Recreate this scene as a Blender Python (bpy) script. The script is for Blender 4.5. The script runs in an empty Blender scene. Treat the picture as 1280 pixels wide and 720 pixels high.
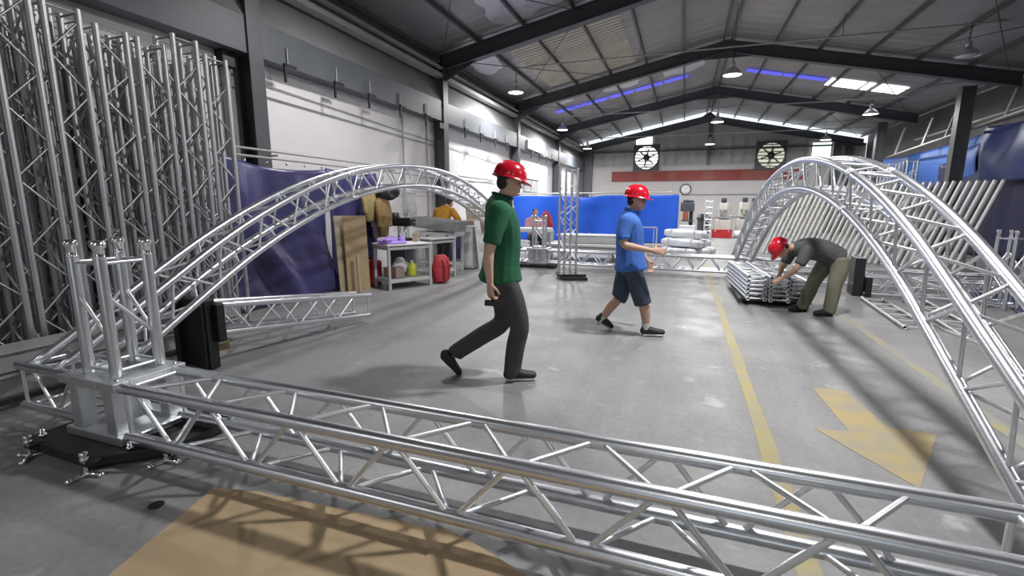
import bpy, bmesh, math, random
from mathutils import Vector as V, Matrix as M4
rnd = random.Random(7)
D = bpy.data
SC = bpy.context.scene
COL = SC.collection
R = math.radians

# ------------------------------------------------------------------ camera
def make_camera():
    yaw, pit, rol, f, h = R(19.83), R(9.945), R(0.187), 589.7, 1.45
    F = V((-math.sin(yaw)*math.cos(pit), math.cos(yaw)*math.cos(pit), -math.sin(pit)))
    r = V((math.cos(yaw), math.sin(yaw), 0)); u = r.cross(F)
    r2 = math.cos(rol)*r + math.sin(rol)*u
    u2 = -math.sin(rol)*r + math.cos(rol)*u
    cd = D.cameras.new('camera'); c = D.objects.new('camera', cd); COL.objects.link(c)
    cd.sensor_fit = 'HORIZONTAL'; cd.sensor_width = 36; cd.lens = 36*f/1280
    cd.clip_start = .02; cd.clip_end = 300
    m = M4.Identity(4)
    for i in range(3):
        m[i][0] = r2[i]; m[i][1] = u2[i]; m[i][2] = -F[i]
    m[2][3] = h
    c.matrix_world = m
    SC.camera = c
make_camera()

# ------------------------------------------------------------------ world, exposure
w = D.worlds.new('sky'); SC.world = w; w.use_nodes = True
bg = w.node_tree.nodes['Background']
bg.inputs[0].default_value = (.86, .93, 1, 1)
bg.inputs[1].default_value = 1.25
SC.view_settings.view_transform = 'Standard'
SC.view_settings.look = 'None'
SC.view_settings.gamma = 1
SC.view_settings.exposure = 0.04
LAMP_W = 235.0        # watts of one high bay lamp

# ------------------------------------------------------------------ materials
def mat(name, col, rough=.6, metal=0., var=.12, scale=6., bump=0., bscale=40., emit=None, estr=1., col2=None, stretch=None, spec=None):
    m = D.materials.new(name); m.use_nodes = True
    nt = m.node_tree; N = nt.nodes; L = nt.links
    b = N['Principled BSDF']
    b.inputs['Roughness'].default_value = rough
    b.inputs['Metallic'].default_value = metal
    if spec is not None: b.inputs['Specular IOR Level'].default_value = spec
    c1 = (*[x*(1-var) for x in col], 1)
    c2 = (*(col2 or [min(1, x*(1+var)) for x in col]), 1)
    tc = N.new('ShaderNodeTexCoord'); mp = N.new('ShaderNodeMapping')
    L.new(tc.outputs['Object'], mp.inputs[0])
    if stretch: mp.inputs['Scale'].default_value = stretch
    no = N.new('ShaderNodeTexNoise'); no.inputs['Scale'].default_value = scale
    no.inputs['Detail'].default_value = 5
    L.new(mp.outputs[0], no.inputs['Vector'])
    rp = N.new('ShaderNodeValToRGB')
    rp.color_ramp.elements[0].position = .3; rp.color_ramp.elements[0].color = c1
    rp.color_ramp.elements[1].position = .7; rp.color_ramp.elements[1].color = c2
    L.new(no.outputs['Fac'], rp.inputs[0]); L.new(rp.outputs[0], b.inputs['Base Color'])
    if bump:
        n2 = N.new('ShaderNodeTexNoise'); n2.inputs['Scale'].default_value = bscale
        n2.inputs['Detail'].default_value = 4
        L.new(mp.outputs[0], n2.inputs['Vector'])
        bp = N.new('ShaderNodeBump'); bp.inputs['Strength'].default_value = bump
        bp.inputs['Distance'].default_value = .02
        L.new(n2.outputs['Fac'], bp.inputs['Height']); L.new(bp.outputs[0], b.inputs['Normal'])
    if emit:
        b.inputs['Emission Color'].default_value = (*emit, 1)
        b.inputs['Emission Strength'].default_value = estr
    return m

def floor_mat():
    m = D.materials.new('concrete'); m.use_nodes = True
    nt = m.node_tree; N = nt.nodes; L = nt.links; b = N['Principled BSDF']
    tc = N.new('ShaderNodeTexCoord')
    def noise(sc, det, stretch=None):
        mp = N.new('ShaderNodeMapping'); L.new(tc.outputs['Object'], mp.inputs[0])
        if stretch: mp.inputs['Scale'].default_value = stretch
        n = N.new('ShaderNodeTexNoise'); n.inputs['Scale'].default_value = sc; n.inputs['Detail'].default_value = det
        n.inputs['Roughness'].default_value = .6
        L.new(mp.outputs[0], n.inputs['Vector']); return n
    def ramp(src, p0, c0, p1, c1):
        r = N.new('ShaderNodeValToRGB'); e = r.color_ramp.elements
        e[0].position = p0; e[0].color = c0; e[1].position = p1; e[1].color = c1
        L.new(src, r.inputs[0]); return r
    def mix(fac, a, bb, mode='MIX'):
        x = N.new('ShaderNodeMix'); x.data_type = 'RGBA'; x.blend_type = mode
        if isinstance(fac, float): x.inputs[0].default_value = fac
        else: L.new(fac, x.inputs[0])
        for s, i in ((a, 6), (bb, 7)):
            if isinstance(s, tuple): x.inputs[i].default_value = s
            else: L.new(s, x.inputs[i])
        return x.outputs[2]
    base = ramp(noise(.7, 6).outputs['Fac'], .32, (.23, .23, .235, 1), .68, (.325, .325, .325, 1))
    fine = ramp(noise(28, 4).outputs['Fac'], .3, (.86, .86, .86, 1), .7, (1.06, 1.06, 1.06, 1))
    c = mix(1., base.outputs[0], fine.outputs[0], 'MULTIPLY')
    # pale scuffs and spilled plaster
    sp = ramp(noise(3.2, 8).outputs['Fac'], .64, (0, 0, 0, 1), .72, (1, 1, 1, 1))
    c = mix(sp.outputs[0], c, (.43, .43, .425, 1))
    # long drag marks along the hall
    st = ramp(noise(1.0, 5, (2.2, .12, 1)).outputs['Fac'], .35, (.82, .82, .81, 1), .6, (1, 1, 1, 1))
    c = mix(1., c, st.outputs[0], 'MULTIPLY')
    L.new(c, b.inputs['Base Color'])
    rr = ramp(noise(1.5, 5).outputs['Fac'], .3, (.38, .38, .38, 1), .7, (.62, .62, .62, 1))
    L.new(rr.outputs[0], b.inputs['Roughness'])
    bp = N.new('ShaderNodeBump'); bp.inputs['Strength'].default_value = .12; bp.inputs['Distance'].default_value = .01
    L.new(noise(60, 4).outputs['Fac'], bp.inputs['Height']); L.new(bp.outputs[0], b.inputs['Normal'])
    return m

def worn_paint(name, col, under, lo=.42, hi=.6):
    m = mat(name, col, .55, var=.1)
    N = m.node_tree.nodes; rp = [n for n in N if n.type == 'VALTORGB'][0]
    no = [n for n in N if n.type == 'TEX_NOISE'][0]; no.inputs['Scale'].default_value = 5; no.inputs['Detail'].default_value = 8
    rp.color_ramp.elements[0].position = lo; rp.color_ramp.elements[0].color = (*under, 1)
    rp.color_ramp.elements[1].position = hi; rp.color_ramp.elements[1].color = (*col, 1)
    return m

MT = dict(
    alu=mat('aluminium', (.74, .76, .80), .32, 1, .06, 9, .03, 60),
    alu2=mat('aluminium_brace', (.84, .86, .88), .40, 1, .06, 9),
    aludull=mat('dull_aluminium', (.52, .53, .54), .46, 1, .15, 5),
    alup=mat('plate_aluminium', (.70, .72, .74), .44, 1, .08, 14, .05, 90),
    chrome=mat('chrome', (.9, .9, .92), .12, 1, .03),
    white_tube=mat('white_grey_tube', (.60, .60, .58), .42, .55, .1, 4),
    floor=floor_mat(),
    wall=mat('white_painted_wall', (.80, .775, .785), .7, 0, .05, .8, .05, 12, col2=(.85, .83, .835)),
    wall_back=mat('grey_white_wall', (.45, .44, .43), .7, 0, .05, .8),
    sheetwall=mat('grey_sheet_wall', (.36, .355, .34), .55, 0, .1, 1.2),
    rightwall=mat('dark_sheet_wall', (.085, .08, .078), .6, 0, .15, 1.2),
    steel=mat('dark_painted_steel', (.085, .09, .098), .5, .0, .12, 3),
    fascia=mat('blue_grey_fascia', (.10, .11, .125), .5, 0, .08, 2),
    fascia2=mat('grey_cladding', (.22, .22, .222), .5, .1, .08, 2),
    gutter=mat('galvanised_gutter', (.42, .41, .385), .6, .1, .1, 3),
    purlin=mat('dark_purlin', (.10, .10, .10), .55, 0, .1, 3),
    roof=mat('grey_roof_foil', (.30, .29, .297), .42, .25, .2, .55, .25, 3.5),
    foil=mat('bright_roof_foil', (.60, .585, .64), .4, .2, .12, 1.2, .3, 4),
    cream=mat('cream_roof_sheet', (.47, .44, .37), .55, 0, .1, 2),
    skyblue=mat('blue_skylight', (.1, .12, .6), .4, 0, .05, emit=(.10, .10, .80), estr=.75),
    skywhite=mat('white_skylight', (.9, .9, .9), .4, 0, .02, emit=(.95, .95, 1), estr=2.4),
    winlight=mat('bright_pane', (.9, .9, .88), .3, 0, .02, emit=(1, 1, .97), estr=1.6),
    winglass=mat('greenish_pane', (.85, .95, .88), .3, 0, .02, emit=(.85, 1, .9), estr=1.3),
    bulb=mat('lamp_glow', (1, 1, 1), .4, 0, .01, emit=(1, .98, 1), estr=9),
    bulb_off=mat('dim_diffuser', (.7, .7, .72), .4, 0, .03),
    lampshade=mat('lamp_metal', (.6, .6, .62), .35, .6, .05),
    black=mat('black_steel', (.012, .012, .013), .45, 0, .2, 8, .1, 60),
    rubber=mat('black_rubber', (.02, .02, .02), .8, 0, .2, 8),
    redp=mat('dark_red_wheel', (.16, .025, .025), .45, 0, .2, 8),
    yellow=worn_paint('worn_yellow_paint', (.37, .305, .125), (.32, .295, .20), .38, .6),
    yellow2=worn_paint('faded_yellow_paint', (.35, .30, .16), (.28, .278, .255), .45, .70),
    arrow=worn_paint('faded_arrow_paint', (.39, .305, .15), (.31, .28, .20), .36, .6),
    card=mat('cardboard', (.43, .32, .195), .8, 0, .07, 3, .08, 30),
    cardedge=mat('cardboard_brown', (.40, .29, .165), .8, 0, .1, 4),
    wood=mat('sawn_timber', (.36, .27, .17), .75, 0, .18, 4, .1, 20, stretch=(8, 1, 1)),
    plank=mat('pale_board', (.40, .33, .23), .7, 0, .1, 2.5),
    navy=mat('navy_tarpaulin', (.052, .048, .145), .34, 0, .3, 1.1, .8, 2.6),
    navy2=mat('dark_navy_tarpaulin', (.011, .013, .058), .5, 0, .3, .8, .5, 1.6),
    dark=mat('dark_gap_backing', (.045, .045, .05), .6, 0, .2, 1.5, .4, 2),
    blue=mat('bright_blue_tarpaulin', (.012, .10, .62), .45, 0, .16, .9, .5, 2.0),
    blue2=mat('blue_tarpaulin', (.03, .095, .32), .45, 0, .25, .6, .6, 1.4),
    blue3=mat('deep_blue_tarpaulin', (.016, .034, .15), .4, 0, .35, .7, .6, 1.4),
    greysteel=mat('grey_steel_beam', (.33, .335, .34), .5, .3, .1, 5),
    framegrey=mat('grey_frame_paint', (.52, .53, .52), .45, .1, .08, 6),
    white=mat('white_sheet', (.78, .79, .80), .5, 0, .05, 3),
    wrap=mat('white_wrap', (.74, .76, .80), .35, 0, .08, 7, .5, 9),
    lightgrey=mat('light_grey_panel', (.56, .57, .57), .5, 0, .06, 3),
    midgrey=mat('mid_grey_panel', (.40, .41, .41), .5, 0, .06, 3),
    cream2=mat('cream_machine_paint', (.66, .64, .56), .45, 0, .06, 5),
    darkmach=mat('dark_machine_paint', (.05, .055, .07), .5, 0, .2, 6),
    rust=mat('red_brown_machine', (.25, .07, .04), .6, 0, .2, 6),
    redbox=mat('red_plastic', (.45, .02, .03), .45, 0, .15, 6),
    redbag=mat('red_woven_bag', (.40, .035, .05), .7, 0, .2, 9, .5, 14),
    banner=mat('red_banner', (.21, .032, .028), .6, 0, .1, 1),
    banner2=mat('brown_red_banner', (.21, .06, .04), .6, 0, .1, 1),
    purple=mat('purple_cloth', (.42, .27, .74), .8, 0, .12, 8, .4, 20),
    yell=mat('yellow_green_plastic', (.62, .66, .06), .4, 0, .1),
    skin=mat('skin', (.60, .38, .29), .55, 0, .06, 10),
    skin2=mat('tanned_skin', (.52, .32, .235), .55, 0, .06, 10),
    hair=mat('black_hair', (.012, .011, .011), .6, 0, .2, 30),
    green=mat('green_cotton', (.012, .115, .05), .85, 0, .14, 7, .3, 14),
    greend=mat('dark_green_cotton', (.012, .05, .035), .85, 0, .14, 7),
    bluecot=mat('blue_cotton', (.05, .15, .50), .85, 0, .12, 7, .3, 14),
    trouser=mat('charcoal_trousers', (.058, .058, .062), .85, 0, .15, 7, .3, 14),
    denim=mat('dark_denim', (.045, .06, .095), .85, 0, .2, 8, .3, 16),
    greycot=mat('dark_grey_cotton', (.075, .08, .085), .85, 0, .15, 7, .3, 14),
    olive=mat('olive_trousers', (.17, .165, .115), .85, 0, .12, 7, .3, 14),
    orange=mat('orange_cotton', (.42, .20, .02), .85, 0, .15, 8, .3, 16),
    pink=mat('pink_cotton', (.80, .42, .48), .85, 0, .12, 8),
    khaki=mat('khaki_cloth', (.38, .31, .13), .85, 0, .18, 6, .4, 12),
    brown=mat('brown_cloth', (.26, .17, .07), .85, 0, .18, 6, .4, 12),
    helmet=mat('red_helmet_plastic', (.56, .008, .026), .22, 0, .04, 5),
    shoe=mat('black_shoe', (.02, .02, .022), .6, 0, .2, 12),
    sole=mat('white_sole', (.7, .7, .68), .6, 0, .05),
    eye=mat('eye_dark', (.02, .015, .012), .3, 0, .05),
    lip=mat('lip', (.34, .14, .12), .5, 0, .05),
    signblue=mat('sign_blue', (.05, .09, .32), .5, 0, .05),
    signwhite=mat('sign_white', (.8, .8, .82), .5, 0, .03),
    clockface=mat('clock_face', (.75, .75, .72), .4, 0, .03),
    beige=mat('pinkish_brown_board', (.36, .26, .23), .7, 0, .1, 3),
)

# ------------------------------------------------------------------ builders
MESH = {}
def link(name, me, parent=None):
    o = D.objects.new(name, me); COL.objects.link(o)
    if parent: o.parent = parent
    return o
def cyl_mesh(m, n, cap=True):
    k = ('cyl', m.name, n)
    if k not in MESH:
        vs, fs = [], []
        for z in (0, 1):
            for i in range(n):
                a = 2*math.pi*i/n; vs.append((math.cos(a), math.sin(a), z))
        for i in range(n):
            j = (i+1) % n; fs.append((i, j, n+j, n+i))
        fs.append(tuple(range(n-1, -1, -1))); fs.append(tuple(range(n, 2*n)))
        me = D.meshes.new('tube'); me.from_pydata(vs, [], fs); me.materials.append(m)
        for p in me.polygons: p.use_smooth = len(p.vertices) == 4
        MESH[k] = me
    return MESH[k]
def box_mesh(m, sx, sy, sz, bev=0.):
    k = ('box', m.name, round(sx, 4), round(sy, 4), round(sz, 4), bev)
    if k not in MESH:
        bm = bmesh.new(); bmesh.ops.create_cube(bm, size=1)
        for v in bm.verts: v.co = V((v.co.x*sx, v.co.y*sy, v.co.z*sz))
        if bev: bmesh.ops.bevel(bm, geom=bm.edges[:], offset=bev, segments=2, affect='EDGES', profile=.5)
        me = D.meshes.new('box'); bm.to_mesh(me); bm.free(); me.materials.append(m); MESH[k] = me
    return MESH[k]

class T:
    """A thing: an Empty at its base; children take coordinates in WORLD space."""
    def __init__(s, name, label, cat, loc=(0, 0, 0), rotz=0, group=None, kind=None, local=False):
        o = D.objects.new(name, None); COL.objects.link(o); o.empty_display_size = .1
        o.location = loc; o.rotation_euler = (0, 0, rotz)
        if label: o['label'] = label
        if cat: o['category'] = cat
        if group: o['group'] = group
        if kind: o['kind'] = kind
        s.o = o
        s.mw = M4.Translation(V(loc)) @ M4.Rotation(rotz, 4, 'Z')
        s.inv = M4.Identity(4) if local else s.mw.inverted()
    def put(s, name, me, mw, parent=None):
        o = link(name, me, parent or s.o)
        if parent and parent is not s.o:
            o.matrix_parent_inverse = parent.matrix_basis.inverted()
        o.matrix_basis = s.inv @ mw
        return o
    def tube(s, name, p, q, r, m, n=10, parent=None):
        p, q = V(p), V(q); d = q-p
        rot = V((0, 0, 1)).rotation_difference(d.normalized()).to_matrix().to_4x4()
        return s.put(name, cyl_mesh(m, n), M4.Translation(p) @ rot @ M4.Diagonal((r, r, d.length, 1)), parent)
    def box(s, name, c, size, m, rot=(0, 0, 0), bev=.004, parent=None, mw=None):
        from mathutils import Euler
        mx = mw or (M4.Translation(V(c)) @ Euler(rot).to_matrix().to_4x4())
        return s.put(name, box_mesh(m, *size, bev), mx, parent)
    def mesh(s, name, vs, fs, m, smooth=False, parent=None):
        me = D.meshes.new(name); me.from_pydata([tuple(v) for v in vs], [], fs); me.materials.append(m)
        if smooth:
            for p in me.polygons: p.use_smooth = True
        return s.put(name, me, M4.Identity(4), parent)
    def bm(s, name, bm, m, smooth=True, parent=None):
        me = D.meshes.new(name); bm.to_mesh(me); bm.free(); me.materials.append(m)
        if smooth:
            for p in me.polygons: p.use_smooth = True
        return s.put(name, me, M4.Identity(4), parent)
    def lathe(s, name, c, prof, m, n=20, axis=(0, 0, 1), parent=None):
        vs, fs = lathe_data(prof, n)
        rot = V((0, 0, 1)).rotation_difference(V(axis)).to_matrix().to_4x4()
        me = D.meshes.new(name); me.from_pydata(vs, [], fs); me.materials.append(m)
        for p in me.polygons: p.use_smooth = True
        return s.put(name, me, M4.Translation(V(c)) @ rot, parent)

def lathe_data(prof, n):
    vs, fs = [], []
    for r, z in prof:
        for i in range(n):
            a = 2*math.pi*i/n; vs.append((r*math.cos(a), r*math.sin(a), z))
    for k in range(len(prof)-1):
        for i in range(n):
            j = (i+1) % n; fs.append((k*n+i, k*n+j, (k+1)*n+j, (k+1)*n+i))
    if prof[0] == prof[-1]: return vs, fs
    if prof[0][0] > 1e-6: fs.append(tuple(range(n-1, -1, -1)))
    if prof[-1][0] > 1e-6: fs.append(tuple((len(prof)-1)*n+i for i in range(n)))
    return vs, fs

def sweep_bm(pts, r, n=12, bm=None):
    bm = bm or bmesh.new(); rings = []
    pts = [V(p) for p in pts]; ref = None
    for i, p in enumerate(pts):
        t = (pts[min(i+1, len(pts)-1)]-pts[max(i-1, 0)]).normalized()
        if ref is None:
            ref = t.orthogonal().normalized()
        ref = (ref - t*ref.dot(t)).normalized(); b = t.cross(ref)
        rr = r[i] if isinstance(r, (list, tuple)) else r
        rings.append([bm.verts.new(p + rr*(math.cos(2*math.pi*k/n)*ref + math.sin(2*math.pi*k/n)*b)) for k in range(n)])
    for a, b2 in zip(rings, rings[1:]):
        for k in range(n):
            bm.faces.new((a[k], a[(k+1) % n], b2[(k+1) % n], b2[k]))
    bm.faces.new(rings[0][::-1]); bm.faces.new(rings[-1])
    return bm

def poly_prism(t, name, pts, z0, z1, m, parent=None):
    n = len(pts); vs = [(x, y, z0) for x, y in pts] + [(x, y, z1) for x, y in pts]
    fs = [tuple(range(n-1, -1, -1)), tuple(range(n, 2*n))] + [(i, (i+1) % n, n+(i+1) % n, n+i) for i in range(n)]
    return t.mesh(name, vs, fs, m, parent=parent)

# ---- trusses
def coupler(t, p, axis, r, m=None, parent=None):
    """conical end spigot of a chord"""
    m = m or MT['chrome']
    return t.lathe('coupler', p, [(r*1.02, 0), (r*1.05, .008), (r*.86, .012), (r*.86, .045), (r*1.0, .05), (r*1.0, .06), (r*.62, .068), (r*.5, .095), (r*.3, .1)], m, 16, axis, parent)

def truss(t, p0, p1, up=(0, 0, 1), w=.28, h=.28, r=.026, rb=.010, period=.57, phase=0., n=10, nb=6, faces=(1, 1, 1, 1), cm='alu', bmn='alu2', ends=True, e0=0., e1=0.):
    p0, p1 = V(p0), V(p1); ax = (p1-p0); L = ax.length; ax.normalize()
    u = V(up); u = (u-ax*u.dot(ax)).normalized(); s = ax.cross(u)
    c = {(a, b): (p0 + s*a*w/2 + u*b*h/2) for a in (-1, 1) for b in (-1, 1)}
    for k, p in c.items(): t.tube('chord_tube', p, p+ax*L, r, MT[cm], n)
    def zig(a, b, ph):
        x = ph*period; side = 0; P = []
        lo, hi = .04+e0, L-.04-e1
        xs = []
        k = math.ceil((lo-x)/(period/2))
        while x+k*period/2 < hi:
            xs.append((x+k*period/2, k % 2)); k += 1
        off = rb*1.1
        for (xa, sa), (xb, sb) in zip(xs, xs[1:]):
            A = c[a if sa == 0 else b] + ax*(xa+off); B = c[a if sb == 0 else b] + ax*(xb-off)
            t.tube('brace', A, B, rb, MT[bmn], nb)
    if faces[0]: zig((-1, 1), (-1, -1), phase)
    if faces[1]: zig((1, 1), (1, -1), phase)
    if faces[2]: zig((1, 1), (-1, 1), phase)
    if faces[3]: zig((1, -1), (-1, -1), phase+.5)
    if ends:
        for d in (.03+e0, L-.03-e1):
            q = {k: p+ax*d for k, p in c.items()}
            for k1, k2 in (((-1, -1), (-1, 1)), ((1, -1), (1, 1)), ((-1, 1), (1, 1)), ((-1, -1), (1, -1))):
                t.tube('end_strut', q[k1], q[k2], rb, MT[bmn], nb)
    return c, ax, L

ORD = ['first', 'second', 'third', 'fourth', 'fifth', 'sixth', 'seventh', 'eighth', 'ninth', 'tenth', 'eleventh', 'twelfth', 'thirteenth', 'fourteenth', 'fifteenth', 'sixteenth', 'seventeenth', 'eighteenth', 'nineteenth', 'twentieth', 'twenty-first', 'twenty-second', 'twenty-third', 'twenty-fourth', 'twenty-fifth', 'twenty-sixth']

# ------------------------------------------------------------------ the hall
def zl(x): return 4.95+.2*(x+6.4)            # underside of the rafters, left slope
def zr(x): return 6.43-.215*(x-1.0)
XR, YB, YF = 9.0, 31.2, -10.0
FR = [-.3, 5.87, 12.0, 18.1, 24.5, 30.75]

fl = T('floor', None, None, kind='structure')
fo = fl.box('slab', (1.2, 11, -.1), (24, 60, .2), MT['floor'], bev=0)
def flat(name, pts, m, z=.002):
    n = len(pts); return fl.mesh(name, [(x, y, z) for x, y in pts], [tuple(range(n))], m)
def strip(name, x, y0, y1, wd, m):
    L, Rr = [], []
    n = 40
    for i in range(n+1):
        y = y0+(y1-y0)*i/n
        L.append((x-wd/2+rnd.uniform(-.006, .006), y)); Rr.append((x+wd/2+rnd.uniform(-.006, .006), y))
    vs = [(a, b, .002) for a, b in L]+[(a, b, .002) for a, b in Rr]
    fl.mesh(name, vs, [(i, n+1+i, n+2+i, i+1) for i in range(n)], m)
strip('floor_line', .565, .6, 13.5, .095, MT['yellow'])
strip('floor_line', 2.08, .6, 13.5, .10, MT['yellow2'])
flat('floor_line', [(-.5, 9.70), (.52, 9.70), (.52, 9.82), (-.5, 9.82)], MT['yellow2'])
flat('floor_line', [(-1.9, 10.1), (-.4, 10.05), (-.4, 10.13), (-1.9, 10.18)], MT['yellow2'])
flat('floor_arrow', [(1.06, 4.25), (1.3, 4.25), (1.36, 3.62), (1.62, 3.60), (1.24, 2.83), (.90, 3.42), (1.10, 3.46)], MT['arrow'])
fl.lathe('floor_hole_cover', (-2.34, 1.375, 0), [(.034, 0), (.034, .004), (.03, .006), (0, .006)], MT['rubber'], 20)

wl = T('wall_left', None, None, kind='structure')
wl.box('white_panel', (-6.65, 10.6, 2.5), (.1, 41.2, 5.0), MT['wall'], bev=0)
wl.box('upper_cladding', (-6.62, 10.6, 4.80), (.06, 41.2, 1.32), MT['fascia2'], bev=0)
wl.box('fascia_beam', (-6.42, 10.6, 3.93), (.30, 41.2, .52), MT['fascia'])
wl.mesh('sloping_cladding', [(-6.27, YF, 4.19), (-6.27, YB, 4.19), (-6.55, YB, 4.78), (-6.55, YF, 4.78), (-6.6, YF, 4.19), (-6.6, YB, 4.19)], [(0, 1, 2, 3), (0, 4, 5, 1)], MT['fascia2'])
wl.box('gutter', (-6.38, 10.6, 4.84), (.22, 41.2, .10), MT['gutter'])
wl.box('gutter', (-6.30, 10.6, 5.02), (.12, 41.2, .05), MT['gutter'])
for y in FR[1:]:
    c = wl.box('column_web', (-6.40, y, 2.6), (.30, .012, 5.2), MT['steel'], bev=0)
    for dx in (-.15, .15):
        wl.box('column_flange', (-6.40+dx, y, 2.6), (.016, .26, 5.2), MT['steel'], bev=0)
    wl.box('column_plate', (-6.40, y, 4.98), (.36, .28, .02), MT['steel'])
for y in (6.47, 7.64, 8.65, 9.79, 10.94, 13.18, 14.31, 15.54, 16.7, 19.6, 20.8, 22, 23.1):
    b = wl.box('bracket', (-6.19, y, 3.665), (.06, .24, .04), MT['black'])
    wl.box('hanger', (-6.19, y-.11, 3.53), (.035, .035, .27), MT['black'], parent=b)
    wl.tube('hanger_rod', (-6.25, y+.02, 3.68), (-6.25, y+.02, 3.95), .012, MT['gutter'], 6, parent=b)
wl.tube('conduit', (-6.57, 5.0, 3.22), (-6.57, 12, 3.05), .012, MT['greysteel'], 6)
wl.tube('conduit', (-6.57, 5.5, 3.4), (-6.57, 18, 2.92), .010, MT['greysteel'], 6)
wl.box('conduit', (-6.53, 5.55, 2.6), (.08, .1, 2.0), MT['greysteel'])
wl.box('junction_box', (-6.5, 5.55, 3.58), (.16, .22, .26), MT['black'])
for y in (10.35, 11.5):
    wl.tube('conduit', (-6.57, y, 0), (-6.57, y, 3.6), .02, MT['gutter'], 8)
wl.box('switch_box', (-6.53, 10.5, 1.50), (.12, .42, .55), MT['lightgrey'], bev=.01)
wl.box('pipe_stub', (-6.2, 11.55, 3.5), (.14, .25, .14), MT['black'])
# hanging rail in front of the wall: two tubes on small hooks
for z, x in ((2.20, -5.62), (2.10, -5.62)):
    wl.tube('tarp_rail', (x, 4.75, z), (x, 13.9, z), .016, MT['gutter'], 8)
for y in (5.5, 8.5, 11.2, 13.7):
    wl.tube('rail_arm', (-6.6, y, 2.15), (-5.6, y, 2.15), .014, MT['gutter'], 6)
def window(n, wall_o, x, y, z, sy, sz, m, ny=2, axis='x'):
    t = T('window_%d' % n, None, None, (x, y, z), kind='structure')
    if axis == 'x':
        t.box('window_pane', (x, y, z), (.02, sy, sz), m, bev=0)
        for k in range(ny+1): t.box('window_bar', (x+.02, y-sy/2+k*sy/ny, z), (.05, .05, sz+.06), MT['framegrey'])
        for k in (-1, 1): t.box('window_bar', (x+.02, y, z+k*sz/2), (.05, sy, .05), MT['framegrey'])
    else:
        t.box('window_pane', (x, y, z), (sy, .02, sz), m, bev=0)
        for k in range(ny+1): t.box('window_bar', (x-sy/2+k*sy/ny, y-.02, z), (.05, .05, sz+.06), MT['framegrey'])
        for k in (-1, 1): t.box('window_bar', (x, y-.02, z+k*sz/2), (sy, .05, .05), MT['framegrey'])
window(1, wl, -6.24, 20.3, 3.92, 2.4, .30, MT['winlight'], 3)
window(2, wl, -6.58, 20.7, 2.35, 2.0, .55, MT['midgrey'], 2)

wr = T('wall_right', None, None, kind='structure')
wr.box('sheet_panel', (XR+.05, 10.6, 2.58), (.1, 41.2, 5.16), MT['rightwall'], bev=0)
for y in FR[1:]:
    wr.box('column_web', (7.5, y, 2.45), (.32, .012, 4.9), MT['steel'], bev=0)
    for dx in (-.16, .16): wr.box('column_flange', (7.5+dx, y, 2.45), (.016, .28, 4.9), MT['steel'], bev=0)
wr.tube('slanting_rail', (7.72, 24.2, 3.45), (7.72, 14.5, 3.86), .035, MT['gutter'], 8)
wr.tube('upper_rail', (8.6, 24.2, 4.1), (8.6, 15, 4.2), .035, MT['gutter'], 8)
for y in (23.5, 21.2, 19.6, 16.6): wr.tube('rail_post', (7.75, y, 3.45+(24.2-y)*.042), (8.1, y+.4, 4.55), .04, MT['gutter'], 6)

wb = T('wall_back', None, None, kind='structure')
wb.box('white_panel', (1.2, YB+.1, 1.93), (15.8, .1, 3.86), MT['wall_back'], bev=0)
wb.mesh('gable_sheet', [(-6.7, YB+.08, 3.86), (XR, YB+.08, 3.86), (XR, YB+.08, zr(XR)+.1), (1.0, YB+.08, 6.5), (-6.7, YB+.08, zl(-6.7)+.1)], [(0, 1, 2, 3, 4)], MT['sheetwall'])
wb.box('ledge', (1.2, YB, 3.86), (15.8, .12, .07), MT['gutter'])
for x in [-6.3+.62*k for k in range(25)]:
    top = (zl(x) if x < 1 else zr(x))+.05
    wb.box('sheet_rib', (x, YB+.02, (3.9+top)/2), (.05, .05, top-3.95), MT['sheetwall'], bev=0)
wb.box('girt', (1.2, YB-.02, 4.75), (15.5, .1, .09), MT['purlin'])
wb.box('gable_post', (1.15, YB-.05, 5.1), (.22, .14, 2.5), MT['steel'])
wb.box('gable_post', (-6.0, YB-.05, 2.6), (.5, .3, 5.2), MT['steel'])
wb.box('gable_post', (8.2, YB-.05, 2.4), (.3, .2, 4.6), MT['steel'])
wb.tube('conduit', (-.8, YB, 2.13), (5, YB, 2.13), .035, MT['greysteel'], 6)
window(3, wb, -2.6, YB, 5.35, 1.0, .58, MT['winlight'], 1, 'y')
window(4, wb, 6.9, YB, 4.45, .95, .98, MT['winglass'], 1, 'y')

# banner of red and brown-red lengths on the back wall
bn = T('banner', 'long red and brown banner strip across the back wall', 'banner', (.2, YB-.08, 2.95))
xs = [-4.5, -2.9, -2.0, -1.1, -.55, .9, 1.5, 3.0, 4.4, 6.2]
for i, (a, b) in enumerate(zip(xs, xs[1:])):
    bn.box('banner_panel', ((a+b)/2, YB-.04, 3.23), (b-a, .03, .55), MT['banner2' if i % 2 else 'banner'], bev=0)
bn.box('banner_batten', (.85, YB-.05, 3.53), (10.7, .04, .05), MT['banner'])

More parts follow.
